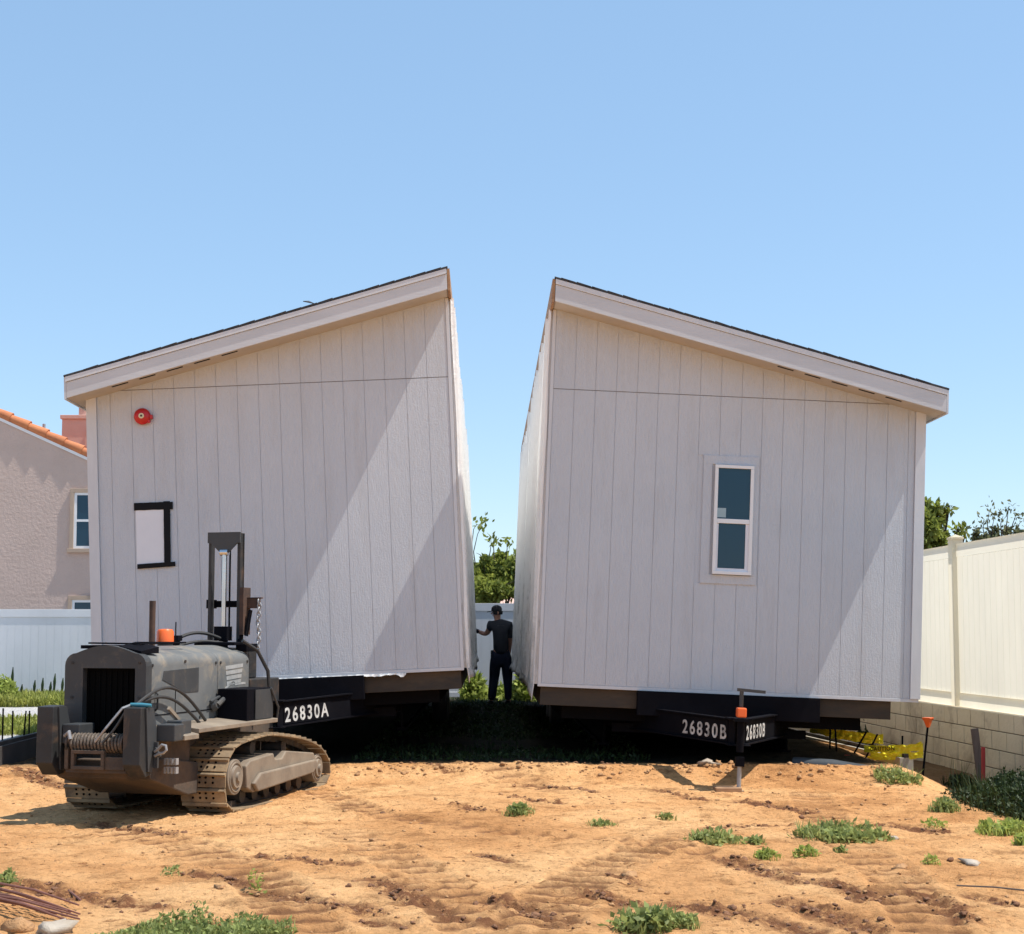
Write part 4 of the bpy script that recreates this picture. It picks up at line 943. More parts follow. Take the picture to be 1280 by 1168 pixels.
# ------------------------------------------------------------------ trees
def tree(name, label, X0, Y0, trunk_h, blobs, nleaf, lsize, mat, group, seed, twigs=(), cat='tree'):
    """blobs: (dx,dy,z,rx,rz) foliage clusters"""
    root = empty(name, (X0, Y0, 0)); tag(root, label, cat, group)
    rr = random.Random(seed); t = MB()
    t.tube([(0, 0, -.1), (.05, .02, trunk_h * .5), (.0, .05, trunk_h)], [.16, .12, .09], 10)
    for (dx, dy, z, r, rz) in blobs:
        st = Vector((0, .04, trunk_h * rr.uniform(.6, 1))); en = Vector((dx, dy, z)); mid = st.lerp(en, .5) + Vector((rr.uniform(-.15, .15), rr.uniform(-.1, .1), rr.uniform(-.1, .2)))
        t.tube([st, mid, en], [.05, .032, .012], 6)
        for k in range(5):
            q = en + Vector((rr.uniform(-1, 1) * r, rr.uniform(-1, 1) * r, rr.uniform(-.6, 1) * rz)); t.tube([mid.lerp(en, rr.uniform(.4, 1)), en.lerp(q, .5) + Vector((0, 0, .05)), q], [.016, .010, .004], 5)
    for path in twigs: t.tube([Vector(p) for p in path], [.016 - .012 * i / (len(path) - 1) for i in range(len(path))], 5)
    t.build('trunk', MAT['bark'], root, smooth=True)
    P = []; tot = sum(b[3] ** 2 * b[4] for b in blobs)
    for (dx, dy, z, r, rz) in blobs:
        n = int(nleaf * r * r * rz / tot); sub = max(4, int(n / 55))
        cu = RNG.normal(size=(sub, 3)); cu /= np.linalg.norm(cu, axis=1)[:, None]; cu *= (RNG.random(sub) ** .45)[:, None] * np.array([r, r, rz]) 
        w = RNG.integers(0, sub, n); g = RNG.normal(size=(n, 3)) * np.array([r, r, rz]) * .17
        P.append(cu[w] + g + np.array([dx, dy, z]))
    for path in twigs:
        e = Vector(path[-1]); n = 16; P.append(np.array(e) + RNG.normal(size=(n, 3)) * .07)
    P = np.concatenate(P); V, Fc = leaves(P, False, lsize * RNG.uniform(.6, 1.4, len(P)), 2.0)
    np_mesh('crown', V, Fc, mat, root)
    return root
G = 'trees beyond the fences'
def tb(px, py, r, rz, Y, X0, dy=0): q = at(px, py, Y); return (q.x - X0, dy, q.z, r * Y / F, rz * Y / F)
X0 = at(615, 793, 34).x
tree('tree', 'olive green bushy tree seen between the two home halves', X0, 34, 1.2,
     [tb(600, 735, 20, 24, 34, X0), tb(620, 715, 16, 14, 34, X0, .3), tb(638, 725, 16, 22, 34, X0), tb(606, 702, 11, 11, 34, X0), tb(628, 698, 13, 9, 34, X0, .4), tb(650, 712, 16, 16, 34, X0), tb(618, 742, 26, 14, 34, X0, -.3), tb(585, 720, 16, 20, 34, X0)],
     9500, .13, MAT['leafa'], G, 4,
     twigs=[[tuple(at(a, b, 34) - Vector((X0, 34, 0))) for a, b in pth] for pth in (((596, 720), (592, 690), (597, 668), (605, 652)), ((610, 705), (613, 688), (614, 676)), ((618, 700), (617, 684), (617, 674)), ((632, 700), (634, 686), (633, 678)), ((590, 700), (590, 680), (592, 662), (596, 655)))])
X0 = at(1165, 793, 33).x
tree('tree', 'bright green tree beside the outer corner of the right home half', X0, 33, 1.6,
     [tb(1150, 660, 24, 24, 33, X0), tb(1166, 645, 14, 14, 33, X0), tb(1176, 668, 13, 14, 33, X0), tb(1160, 630, 12, 7, 33, X0), tb(1184, 637, 8, 5, 33, X0), tb(1198, 663, 9, 6, 33, X0), tb(1140, 690, 26, 22, 33, X0), tb(1206, 668, 5, 3, 33, X0), tb(1178, 690, 20, 14, 33, X0)],
     5200, .15, MAT['leafa'], G, 8)
X0 = at(1245, 793, 30).x
tree('shrub', 'sparse shrub with upright shoots showing above the right fence', X0, 30, 1.0,
     [tb(1235, 672, 15, 10, 30, X0), tb(1258, 668, 17, 11, 30, X0), tb(1240, 690, 30, 18, 30, X0), tb(1275, 675, 16, 12, 30, X0), tb(1218, 682, 10, 10, 30, X0)], 2600, .10, MAT['leafb'], G, 12,
     twigs=[[tuple(at(a, b, 30) - Vector((X0, 30, 0))) for a, b in pth] for pth in (((1238, 675), (1234, 655), (1237, 637)), ((1240, 675), (1240, 660), (1243, 648)), ((1256, 672), (1259, 650), (1261, 634)), ((1262, 672), (1266, 655), (1271, 642)), ((1218, 684), (1217, 670), (1219, 661)), ((1252, 672), (1251, 655), (1254, 645)), ((1232, 675), (1229, 662), (1230, 650)), ((1268, 672), (1271, 660), (1276, 652)))])
for c in [o for o in C.objects if o.name.startswith('shrub') and o.type == 'EMPTY']: c['category'] = 'shrub'

# ------------------------------------------------------------------ vegetation near ground
gW = 'weeds on the dirt lot'
def wg(px, py, rpx, h, n, mat, label, leaf=.035, flat=.5, z=0., name='weed_clump', **k):
    p = on_ground(px, py, z); s = p.y / F
    return weed_clump(p, rpx * s, rpx * s * flat * 2.2, h, n, MAT[mat], label, leaf=leaf, group=gW, name=name, **k)
wg(648, 1022, 20, .07, 300, 'weed', 'small weed clump on the dirt in front of the dark gap')
wg(752, 1033, 20, .04, 130, 'weed', 'flat thin weed right of the clump below the gap', .03)
wg(832, 1024, 13, .05, 100, 'weed', 'tiny weed between the flat weed and the jack foot', .03)
wg(895, 1055, 28, .09, 420, 'weed', 'leafy weed left of the big sprawling weed patch', .04)
wg(946, 1056, 13, .05, 110, 'weed', 'small weed just right of the leafy weed', .03)
wg(959, 1075, 17, .05, 170, 'weedv', 'low round weed nearest below the leafy weed', .03)
wg(1007, 1072, 15, .05, 150, 'weedv', 'low weed below the left end of the sprawling patch', .03)
wg(1052, 1048, 48, .11, 900, 'weed', 'big sprawling weed patch on the dirt right of the jack', .045)
wg(1052, 1068, 9, .04, 60, 'weed', 'tuft at the lower edge of the sprawling weed patch', .03)
wg(1182, 1026, 20, .09, 300, 'weed', 'weed at the edge of the shade by the block wall', .04, z=-.08)
wg(1170, 1042, 16, .04, 90, 'weedv', 'thin yellowish weed below the shade edge weed', .03, z=-.05)
wg(1252, 1062, 28, .10, 480, 'weedv', 'bright weed in front of the dark bush at the right', .045, z=-.1)
wg(1284, 1078, 16, .08, 200, 'weedv', 'bright weed cut by the right edge of the photo', .045, z=-.1)
wg(1164, 1083, 12, .04, 80, 'weedv', 'thin pale weed between the sprawling patch and the white rock', .03)
wg(1122, 978, 26, .12, 420, 'weed', 'weed growing at the end of the grey pipe', .045, z=.0)
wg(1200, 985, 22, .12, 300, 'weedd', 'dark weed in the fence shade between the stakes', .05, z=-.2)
wg(812, 1166, 30, .11, 420, 'weed', 'upright blue green weed at the bottom edge of the photo', .045)
wg(320, 1118, 7, .10, 40, 'weedv', 'lone spindly weed above the foreground grass', .03)
wg(215, 1098, 14, .03, 60, 'weed', 'faint weed tuft on the sand left of the spindly weed', .025)
wg(8, 1112, 14, .06, 120, 'weed', 'weed tuft above the brown stick heap', .035)
wg(860, 1168, 14, .06, 100, 'weed', 'weed tuft right of the blue green weed', .03)
# dark bush in the fence shade
p = on_ground(1246, 1030, -.15)
def bush(c, rxx, ryy, h, n, mat, label, name='bush', leaf=.06, cat='bush', group=None):
    a = RNG.random(n) * 6.28; r = np.sqrt(RNG.random(n)); zz = RNG.random(n) ** .8
    lump = 1 + .35 * fbm(np.cos(a) * 2 + r, np.sin(a) * 2, 1.5, 2, 7)
    px, py = c[0] + rxx * r * np.cos(a) * (1 - .55 * zz) * lump, c[1] + ryy * r * np.sin(a) * (1 - .55 * zz) * lump
    P = np.stack([px, py, ground_h(px, py) + zz * h * (1.05 - .6 * r ** 2) * lump], 1)
    st = blades(np.stack([px[:n // 14], py[:n // 14], ground_h(px[:n // 14], py[:n // 14])], 1), h * .8, .0035, .6)
    V, Fc = join([leaves(P, True, leaf * RNG.uniform(.5, 1.4, n), 2.0), st])
    o = np_mesh(name, V - np.array([c[0], c[1], 0]), Fc, mat); o.location = (c[0], c[1], 0); tag(o, label, cat, group); return o
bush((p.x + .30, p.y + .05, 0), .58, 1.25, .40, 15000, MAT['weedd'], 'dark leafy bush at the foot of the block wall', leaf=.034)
# leafy plants by the worker
q = at(594, 872, 26.9); bush((q.x, 26.9), .26, .35, .46, 800, MAT['weedv'], 'leafy plant left of the worker\'s boots', 'plant', .14, 'plant', 'plants by the worker')
q = at(655, 872, 26.9); bush((q.x, 26.9), .28, .35, .50, 900, MAT['weedv'], 'leafy plant right of the worker\'s boots', 'plant', .14, 'plant', 'plants by the worker')
q = at(626, 882, 27.4); bush((q.x, 27.3), .30, .4, .26, 300, MAT['weedv'], 'small plant at the fence foot behind the worker', 'plant', .11, 'plant', 'plants by the worker')
q = at(1098, 908, 20); bush((q.x, 20.), .35, .8, .42, 900, MAT['weedd'], 'bushy weed behind the yellow tape under the right home', 'plant', .10, 'plant')
def cover(n, x0, x1, y0, y1, h, mat, name, label, wd=.008, leafn=0, leaf=.06, cond=None):
    px = RNG.uniform(x0, x1, n); py = RNG.uniform(y0, y1, n)
    keep = fbm(px, py, 1.2, 3, 44) > -.25
    if cond is not None: keep &= cond(px, py)
    px, py = px[keep], py[keep]; parts = [blades(np.stack([px, py, ground_h(px, py) - .01], 1), h, wd, .7)]
    if leafn:
        a = RNG.uniform(x0, x1, leafn); b = RNG.uniform(y0, y1, leafn); k = fbm(a, b, 1.2, 3, 44) > -.1
        if cond is not None: k &= cond(a, b)
        a, b = a[k], b[k]; parts.append(leaves(np.stack([a, b, ground_h(a, b) + RNG.random(len(a)) * h * .6], 1), True, leaf * RNG.uniform(.5, 1.3, len(a)), 1.9))
    V, Fc = join(parts); o = np_mesh(name, V, Fc, mat); tag(o, label, 'grass', kind='stuff'); return o
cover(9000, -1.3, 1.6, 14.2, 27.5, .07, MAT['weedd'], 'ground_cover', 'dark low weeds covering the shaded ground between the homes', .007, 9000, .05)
cover(15000, at(-40, 793, 27).x, -5.5, 25.0, 28.3, .22, MAT['weedy'], 'tall_grass', 'yellow green tall grass along the foot of the left fence', .012, 2500, .11)
cover(5000, at(-30, 793, 20).x, -5.0, 18.2, 21.0, .13, MAT['weedy'], 'grass_patch', 'yellowish grass patch behind the left form board', .009, 900, .07)
# darker seed stalks
s = MB()
for k in range(9):
    px = (14, 42, 52, 62, 67, 77, 26, 86, 6)[k]; c = at(px, 868, 27.6); hh = (.62, .38, .42, .35, .5, .42, .3, .3, .4)[k]
    s.tube([(c.x, 27.6, .05), (c.x + .01, 27.6, .1 + hh * .7), (c.x + .02, 27.6, .1 + hh)], [.006, .03, .008], 5)
o = s.build('seed_stalks', MAT['weedd'], None); tag(o, 'dark seed stalks standing in the tall grass by the left fence', 'grass', kind='stuff')
b0 = at(6, 868, 26.5); bush((b0.x, 26.4), 0.35, .4, .45, 800, MAT['weedv'], 'green bush at the left edge in front of the fence', 'bush', .10, 'bush')
# foreground grass at the bottom left
def fg_grass():
    n = 8000; c0 = on_ground(130, 1166); c1 = on_ground(375, 1168); px = RNG.uniform(c0.x, c1.x, n); 
    u = (px - c0.x) / (c1.x - c0.x); depth = .30 * np.sin(np.pi * np.clip(u, 0, 1) ** .8) ** .6 + .12
    py = 6.05 + RNG.random(n) * (depth + .30)
    keep = fbm(px, py, 2.4, 3, 71) > -.28; px, py = px[keep], py[keep]
    P = np.stack([px, py, ground_h(px, py)], 1)
    k = RNG.random(len(px)) < .72
    L = P[k].copy(); L[:, 2] += RNG.random(k.sum()) * .065 * np.clip(.7 + 2.2 * fbm(L[:, 0], L[:, 1], 2.6, 3, 9), .05, 2)
    V, Fc = join([blades(P[~k], .06 * (1 + 1.2 * fbm(P[~k][:, 0], P[~k][:, 1], 2.6, 3, 9)), .0024, .9), leaves(L, True, .027 * RNG.uniform(.6, 1.3, k.sum()), 1.9)])
    o = np_mesh('foreground_grass', V, Fc, MAT['weed']); tag(o, 'green grass and weeds along the bottom left edge', 'grass', kind='stuff')
fg_grass()

n_ = 900; sxx = RNG.uniform(-5, 5, n_); syy = 6.0 + 7.4 * RNG.random(n_); kk = fbm(sxx, syy, .8, 3, 19) > -.15; sxx, syy = sxx[kk], syy[kk]
V, Fc = blades(np.stack([sxx, syy, ground_h(sxx, syy) + .002], 1), .018, .0016, 3.2)
o = np_mesh('dry_straw', V, Fc, MAT['rawwood']); tag(o, 'short bits of dry straw scattered over the dirt lot', 'straw', kind='stuff')
# ------------------------------------------------------------------ loose soil, stones, sticks
pts = []
for (p, q, w) in CHURN:
    a = on_ground(*p); b = on_ground(*q); L = (b - a).length
    for k in range(int(75 * (L + .1) * w / .1)):
        c = a.lerp(b, RNG.random()); x = c.x + RNG.normal() * w * .55; y = c.y + RNG.normal() * w * .7; sz = .003 + .014 * RNG.random() ** 3.2
        pts.append((x, y, 0, sz, .7))
zc = ground_h(np.array([p[0] for p in pts]), np.array([p[1] for p in pts])); pts = [(p[0], p[1], z + p[3] * .15, p[3], p[4]) for p, z in zip(pts, zc)]
V, Fc = rocks_mesh(pts); o = np_mesh('soil_clods', V, Fc, MAT['clod'], smooth=False); tag(o, 'dark crumbly soil clods in the churned ruts', 'soil', kind='stuff')
pts = []
xs = RNG.uniform(-5, 5, 2600); yk = 5.9 + 7.8 * RNG.random(2600) ** 1.3
zs = ground_h(xs, yk)
for x, y, z in zip(xs, yk, zs):
    sz = .0025 + .007 * RNG.random() ** 4 * (1 + y / 14); pts.append((x, y, z + sz * .3, sz, .7))
V, Fc = rocks_mesh(pts); o = np_mesh('soil_crumbs', V, Fc, MAT['clodlight']); tag(o, 'small dry dirt crumbs scattered over the sandy lot', 'soil', kind='stuff')
pts = []
xs = RNG.uniform(-4.6, 3.9, 700); yk = 13.55 + RNG.normal(size=700) * .12; zs = ground_h(xs, yk)
for x, y, z in zip(xs, yk, zs): sz = .004 + .020 * RNG.random() ** 4; pts.append((x, y, z + sz * .3, sz, .8))
V, Fc = rocks_mesh(pts); o = np_mesh('berm_clods', V, Fc, MAT['clodlight']); tag(o, 'loose clods along the soil ridge in front of the homes', 'soil', kind='stuff')
def stone(px, py, sz, mat, label, z=0, fl=.6):
    p = on_ground(px, py, z); V, Fc = rocks_mesh([(0, 0, 0, sz, fl)]); o = np_mesh('stone', V, Fc, mat, smooth=True); o.location = (p.x, p.y, gz(p.x, p.y) + sz * .3 * fl); tag(o, label, 'stone', 'stones on the lot'); return o
stone(1212, 1081, .045, MAT['rock'], 'pale stone right of the thin pale weed near the right edge', 0, .5)
stone(1188, 1079, .022, MAT['clod'], 'small brown stone beside the pale stone', 0, .7)
stone(1116, 1050, .030, MAT['rock'], 'pale stone right of the sprawling weed patch')
stone(1125, 1088, .050, MAT['clodlight'], 'low sandy stone in front of the sprawling weed patch', 0, .4)
stone(1002, 1022, .022, MAT['clod'], 'dark stone on the sand above the sprawling weed patch')
stone(480, 1018, .026, MAT['clod'], 'dark stone on the sand right of the crawler track')
stone(527, 1033, .022, MAT['clod'], 'dark stone above the cleated rut in mid lot')
stone(275, 1116, .030, MAT['clodlight'], 'tan stone standing above the foreground grass')
stone(786, 1103, .030, MAT['clodlight'], 'rounded tan stone above the blue green weed', 0, .8)
stone(884, 973, .075, MAT['rock'], 'pale stone in the shade left of the jack foot', 0, .45)
o = stone(66, 1168, .095, MAT['rock'], 'big whitish rock at the bottom left corner', 0, .5)
stone(26, 1164, .075, MAT['clodlight'], 'orange dirt lump beneath the stick heap', 0, .6)
# reddish stick heap
sk = empty('stick_heap', on_ground(35, 1138)); tag(sk, 'heap of thin reddish brown sticks at the bottom left', 'sticks')
s = MB(); o0 = sk.location; rr = random.Random(2)
for k in range(9):
    a = on_ground(rr.uniform(-60, -10), 1118 + k * 3.2) - o0; b = on_ground(rr.uniform(70, 100), 1144 + k * 2.0 + rr.uniform(-3, 3)) - o0
    a.z = .06 + rr.uniform(0, .03); b.z = .02 + rr.uniform(0, .02); s.tube([a, a.lerp(b, .5) + Vector((rr.uniform(-.01, .01), rr.uniform(-.01, .01), .015)), b], [.007, .006, .004], 6)
s.build('sticks', MAT['dry'], sk)
s = MB(); a = on_ground(86, 1121); b = on_ground(101, 1131); s.tube([a + Vector((0, 0, .03)), b + Vector((0, 0, .02))], .006, 6); o = s.build('stick', MAT['dry']); tag(o, 'short dark stick lying on the sand near the stick heap', 'stick', 'sticks on the lot')
s = MB(); a = on_ground(1196, 1112); b = on_ground(1290, 1119); s.tube([a + Vector((0, 0, .02)), a.lerp(b, .5) + Vector((0, 0, .026)), b + Vector((0, 0, .02))], .0045, 6); o = s.build('stick', MAT['wood_stake']); tag(o, 'long thin pale stick on the sand at the right edge', 'stick', 'sticks on the lot')

# ------------------------------------------------------------------ foundation forms, stakes, tape
def form_wall(P0, P1, ztop, zbot, mat, label, th=.10):
    root = empty('foundation_form', P0); tag(root, label, 'foundation', 'foundation forms'); d = Vector(P1) - Vector(P0)
    s = MB(); s.obox((0, 0, (ztop + zbot) / 2), (d.x, d.y, (ztop + zbot) / 2), th, ztop - zbot); s.build('form_board', mat, root, bevel=.004)
    s = MB(); s.obox((0, 0, ztop + .019), (d.x, d.y, ztop + .019), .045, .036); s.build('form_rail', MAT['plyform'], root)
    return root
fl_ = form_wall((-4.58, 13.1, 0), (-4.85, 22, 0), .28, -.1, MAT['plyform'], 'dark form board with thin rods at the left edge of the lot')
for k, (px, yb, ln) in enumerate(((4, 926, .34), (15, 921, .30), (27, 919, .28), (35, 917, .27), (48, 910, .25), (60, 905, .25))):
    t = (px + 5) / 75; Yq = 14.0 + t * 2.2; x = -4.58 - .03 * (Yq - 13.1); s = MB(); s.tube([(x + 4.58 - .03, Yq - 13.1, .05), (x + 4.58 - .03 + (.03 if k == 2 else 0), Yq - 13.1, .28 + ln)], .008, 6); s.build('steel_rod', MAT['black'], fl_)
fr_ = form_wall((4.20, 14.7, 0), (3.80, 19.5, 0), .10, -.35, MAT['concrete'], 'low concrete foundation strip beneath the outer side of the right home', .14)
# rods over the strip
gR = 'steel rods by the foundation strip'
def rod(p0, p1, r, mat, label, name='steel_rod', cat='rod', group=gR):
    s = MB(); d = Vector(p1) - Vector(p0); s.tube([(0, 0, 0), d], r, 7); o = s.build(name, mat); o.location = p0; return tag(o, label, cat, group)
def rp(px, y0, y1, Y, dx=0): return at(px, y0, Y), at(px + dx, y1, Y)
spec = [(1037, 948, 897, 15.6, 1, 'upright steel rod nearest the jack, left of the foundation tape'), (1047, 953, 898, 15.4, -4, 'upright steel rod second from the jack'),
        (1057, 955, 915, 15.3, 26, 'leaning steel rod crossing the middle of the tape'), (1073, 960, 918, 15.0, 24, 'leaning steel rod right of the crossing one'),
        (998, 935, 918, 17.5, 1, 'short steel rod in the dark left of the foundation strip'), (1128, 972, 920, 14.9, 0, 'thin rod just left of the red capped stake')]
for px, y0, y1, Yq, dx, lb in spec:
    a, b = rp(px, y0 + 6, y1, Yq, dx); rod(a, b, .010, MAT['black'], lb)
rt = empty('marker_stake', at(1152, 975, 14.6)); tag(rt, 'slanted dark steel stake with a red orange plastic cap holding yellow tape', 'stake', 'stakes near the block wall')
o0 = rt.location.copy(); tp = at(1160, 905, 14.6) - o0; s = MB(); s.tube([(0, 0, -.06), tp], .011, 8); s.build('rod', MAT['black'], rt)
s = MB(); s.tube([tp + Vector((0, 0, -.035)), tp + Vector((0, 0, .025)), tp + Vector((0, 0, .055)), tp + Vector((0, 0, .062))], [.018, .040, .060, .058], 4); s.build('cap', MAT['orange'], rt)
s = MB(); a, b = at(1228, 985, 13.9), at(1218, 911, 13.9); s.obox(a - a + Vector((0, 0, -.05)), b - a, .07, .025, up=(0, 1, 0)); o = s.build('wooden_stake', MAT['wood_stake'], bevel=.003); o.location = a; tag(o, 'weathered brown wooden stake leaning by the block wall', 'stake', 'stakes near the block wall')
s = MB(); a, b = at(1229, 985, 13.6), at(1229, 934, 13.6); s.obox(Vector((0, 0, -.05)), b - a, .03, .03, up=(0, 1, 0)); o = s.build('wooden_stake', MAT['redstake'], bevel=.003); o.location = a; tag(o, 'short dark red stake beside the brown wooden stake', 'stake', 'stakes near the block wall')
def ribbon(P0, P1, wd, sag, label, seed, text=None):
    rr = random.Random(seed); n = 60; m = 5; vs = []; P0 = Vector(P0); P1 = Vector(P1)
    for i in range(n + 1):
        t = i / n; c = P0.lerp(P1, t) + Vector((0, 0, -sag * 4 * t * (1 - t)))
        for j in range(m + 1):
            v = j / m - .5; a = .9 * noise.noise(Vector((t * 5, seed, 0))); 
            off = Vector((.0, math.sin(a) * v * wd, math.cos(a) * v * wd * (1 - .25 * abs(noise.noise(Vector((t * 4, seed, 5)))))))
            off += Vector((0, 1, 0)) * .020 * noise.noise(Vector((t * 14, v * 4, seed))) + Vector((0, 0, 1)) * .012 * noise.noise(Vector((t * 9, seed, 3)))
            vs.append(tuple(c + off - P0))
    fs = [(i * (m + 1) + j, (i + 1) * (m + 1) + j, (i + 1) * (m + 1) + j + 1, i * (m + 1) + j + 1) for i in range(n) for j in range(m)]
    me = MB(); me.add(vs, fs); root = empty('caution_tape', P0); tag(root, label, 'tape', 'caution tape strips')
    o = me.build('tape', MAT['tapey'], root, fix=False); mm = o.modifiers.new('t', 'SOLIDIFY'); mm.thickness = .0008
    if text:
        d = P1 - P0; L = d.length; d.normalize(); nn = Vector((d.y, -d.x, 0)).normalized(); up = Vector((0, 0, 1))
        for k in range(int(L / .42)):
            t = (.08 + k * .42) / L; c = Vector(d) * (t * L) + nn * .03 + Vector((0, 0, -sag * 4 * t * (1 - t) - wd * .25))
            M = Matrix.Identity(4); M.col[0][:3] = d; M.col[1][:3] = up; M.col[2][:3] = nn; M.col[3][:3] = c
            text_mesh('tape_text', 'CAUTION', .055, MAT['black'], root, M, .0003)
    return root
ribbon(at(1080, 936, 15.0), at(1154, 934, 14.6), .075, .01, 'upper yellow caution tape strip tied to the red capped stake', 1, True)
ribbon(at(1088, 944, 15.0), at(1154, 943, 14.6), .075, .02, 'lower crumpled yellow caution tape strip tied to the red capped stake', 2)
ribbon(at(1012, 910, 17.0), at(1104, 924, 15.9), .11, .02, 'yellow caution tape strip stretched in the shade under the right home', 3)
ribbon(at(1036, 918, 16.0), at(1100, 926, 15.6), .09, .0, 'lower yellow caution tape strip under the right home', 4)
ribbon(at(1062, 948, 15.3), at(1152, 930, 14.6), .05, .05, 'thin sagging caution tape strand crossing the other strips', 5)
# pipe, bag, debris
s = MB(); a = Vector((2.95, 14.15, .08)); b = at(1092, 968, 13.85); s.tube([a - a, (a.lerp(b, .5) - a) + Vector((0, 0, .02)), b - a], .075, 16); s.tube([b - a + Vector((.001, 0, 0)), b - a + Vector((.012, -.003, 0))], [.080, .080], 16)
o = s.build('drain_pipe', MAT['pipe'], smooth=True); o.location = a; tag(o, 'dark grey pipe lying on the dirt below the right home', 'pipe')
p = at(1022, 944, 15.5); V, Fc = rocks_mesh([(0, 0, 0, .15, .45)]); o = np_mesh('plastic_bag', V, Fc, MAT['bag'], smooth=True); o.location = (p.x, p.y, p.z - .02); tag(o, 'crumpled white plastic bag in the shade beside the foundation strip', 'bag')
p = at(1066, 955, 15.0); V, Fc = rocks_mesh([(0, 0, 0, .055, .8)]); o = np_mesh('plastic_cup', V, Fc, MAT['bag'], smooth=True); o.name = 'plastic_scrap'; o.location = p; tag(o, 'white plastic scrap next to the red scrap by the pipe', 'litter')
s = MB(); s.box(-.03, .03, -.02, .02, -.04, .05); o = s.build('plastic_scrap', MAT['redstake'], bevel=.008); o.location = at(1059, 950, 15.0); tag(o, 'small red plastic scrap above the grey pipe', 'litter')

# ------------------------------------------------------------------ the worker
def skin_mesh(name, joints, edges, mat, parent, sub=2, root=0):
    me = bpy.data.meshes.new(name); me.from_pydata([j[:3] for j in joints], edges, []); o = bpy.data.objects.new(name, me); C.objects.link(o)
    md = o.modifiers.new('skin', 'SKIN'); md.use_smooth_shade = True
    for i, j in enumerate(joints):
        r = j[3] if isinstance(j[3], tuple) else (j[3], j[3]); me.skin_vertices[0].data[i].radius = r
    me.skin_vertices[0].data[root].use_root = True
    s2 = o.modifiers.new('sub', 'SUBSURF'); s2.levels = sub; s2.render_levels = sub
    dg = bpy.context.evaluated_depsgraph_get(); nm = bpy.data.meshes.new_from_object(o.evaluated_get(dg)); bpy.data.objects.remove(o)
    nm.name = name; nm.materials.clear(); nm.materials.append(mat); nm.polygons.foreach_set('use_smooth', [True] * len(nm.polygons))
    o = bpy.data.objects.new(name, nm); C.objects.link(o); o.parent = parent; return o
def worker():
    Yp = 25.3; g = gz(.2, Yp); root = empty('person', (0.0, Yp, g)); root.scale = (1, 1, .957); tag(root, 'worker in dark t-shirt, navy trousers and black cap reaching to the left home half', 'person')
    # z relative to ground; +y away from the camera. He faces away/left.
    hip = (.255, .0, .93)
    J = [(*hip, (.13, .11)), (.25, .0, 1.10, (.125, .10)), (.245, .01, 1.28, (.145, .11)), (.24, .03, 1.42, (.12, .085)), (.205, .05, 1.50, .055), (.185, .06, 1.57, .062), (.180, .06, 1.66, (.078, .09)), (.180, .06, 1.71, (.06, .07)),
         (.085, .04, 1.445, .064), (.025, .12, 1.30, .056), (-.02, .16, 1.265, .05), (-.14, .16, 1.315, .034),
         (.385, .03, 1.425, .064), (.415, .06, 1.16, .046), (.40, .16, .96, .034),
         (.165, .0, .86, .095), (.135, .03, .50, .06), (.095, -.02, .12, .042), (.07, .10, .045, .038),
         (.345, .0, .86, .095), (.365, .02, .50, .06), (.375, -.02, .12, .042), (.40, .11, .045, .038)]
    Ed = [(0, 1), (1, 2), (2, 3), (3, 4), (4, 5), (5, 6), (6, 7), (3, 8), (8, 9), (9, 10), (10, 11), (3, 12), (12, 13), (13, 14), (0, 15), (15, 16), (16, 17), (17, 18), (0, 19), (19, 20), (20, 21), (21, 22)]
    # fingers: left hand pressed on the wall, palm joint 11
    palm = Vector((-.175, .165, 1.33)); J.append((*palm, (.034, .018))); Ed.append((11, len(J) - 1)); pi = len(J) - 1
    for k in range(4):
        a = palm + Vector((-.03, -.028 + k * .018, .028)); b = a + Vector((-.012, -.004, .034 - .006 * abs(k - 1.5))); c = b + Vector((-.008, 0, .026))
        n = len(J); J += [(*a, .009), (*b, .0085), (*c, .007)]; Ed += [(pi, n), (n, n + 1), (n + 1, n + 2)]
    n = len(J); a = palm + Vector((.0, -.04, .01)); J += [(*a, .011), (*(a + Vector((-.015, -.022, .02))), .009)]; Ed += [(pi, n), (n, n + 1)]
    palm2 = Vector((.385, .20, .885)); J.append((*palm2, (.018, .034))); Ed.append((14, len(J) - 1)); pi = len(J) - 1
    for k in range(4):
        a = palm2 + Vector((0, .03 - k * .018, -.035)); b = a + Vector((-.012, 0, -.032)); n = len(J); J += [(*a, .009), (*b, .0075)]; Ed += [(pi, n), (n, n + 1)]
    skin_mesh('body', J, Ed, MAT['skin'], root, 1)
    Jt = [(.255, 0, .86, (.185, .155)), (.25, .0, 1.10, (.17, .14)), (.245, .01, 1.28, (.19, .145)), (.24, .03, 1.43, (.165, .11)), (.205, .045, 1.515, (.075, .07)), (.08, .04, 1.44, .090), (.04, .105, 1.335, .076), (.39, .03, 1.425, .090), (.42, .055, 1.18, .076)]
    skin_mesh('shirt', Jt, [(0, 1), (1, 2), (2, 3), (3, 4), (3, 5), (5, 6), (3, 7), (7, 8)], MAT['shirt'], root, 2)
    Jp = [(.255, 0, 1.08, (.15, .12)), (.255, 0, .88, (.18, .145)), (.160, .0, .74, .118), (.135, .03, .48, .090), (.10, -.02, .20, .078), (.092, -.02, .08, .080), (.35, .0, .74, .118), (.367, .02, .48, .090), (.375, -.02, .20, .068), (.375, -.02, .08, .070)]
    skin_mesh('trousers', Jp, [(0, 1), (1, 2), (2, 3), (3, 4), (4, 5), (1, 6), (6, 7), (7, 8), (8, 9)], MAT['jeans'], root, 2, 1)
    for (x, y) in ((.09, -.03), (.378, -.03)):
        skin_mesh('boot', [(x, y, .06, .058), (x - .02, y + .10, .045, .05), (x - .045, y + .20, .04, .045)], [(0, 1), (1, 2)], MAT['shoeleather'], root, 1)
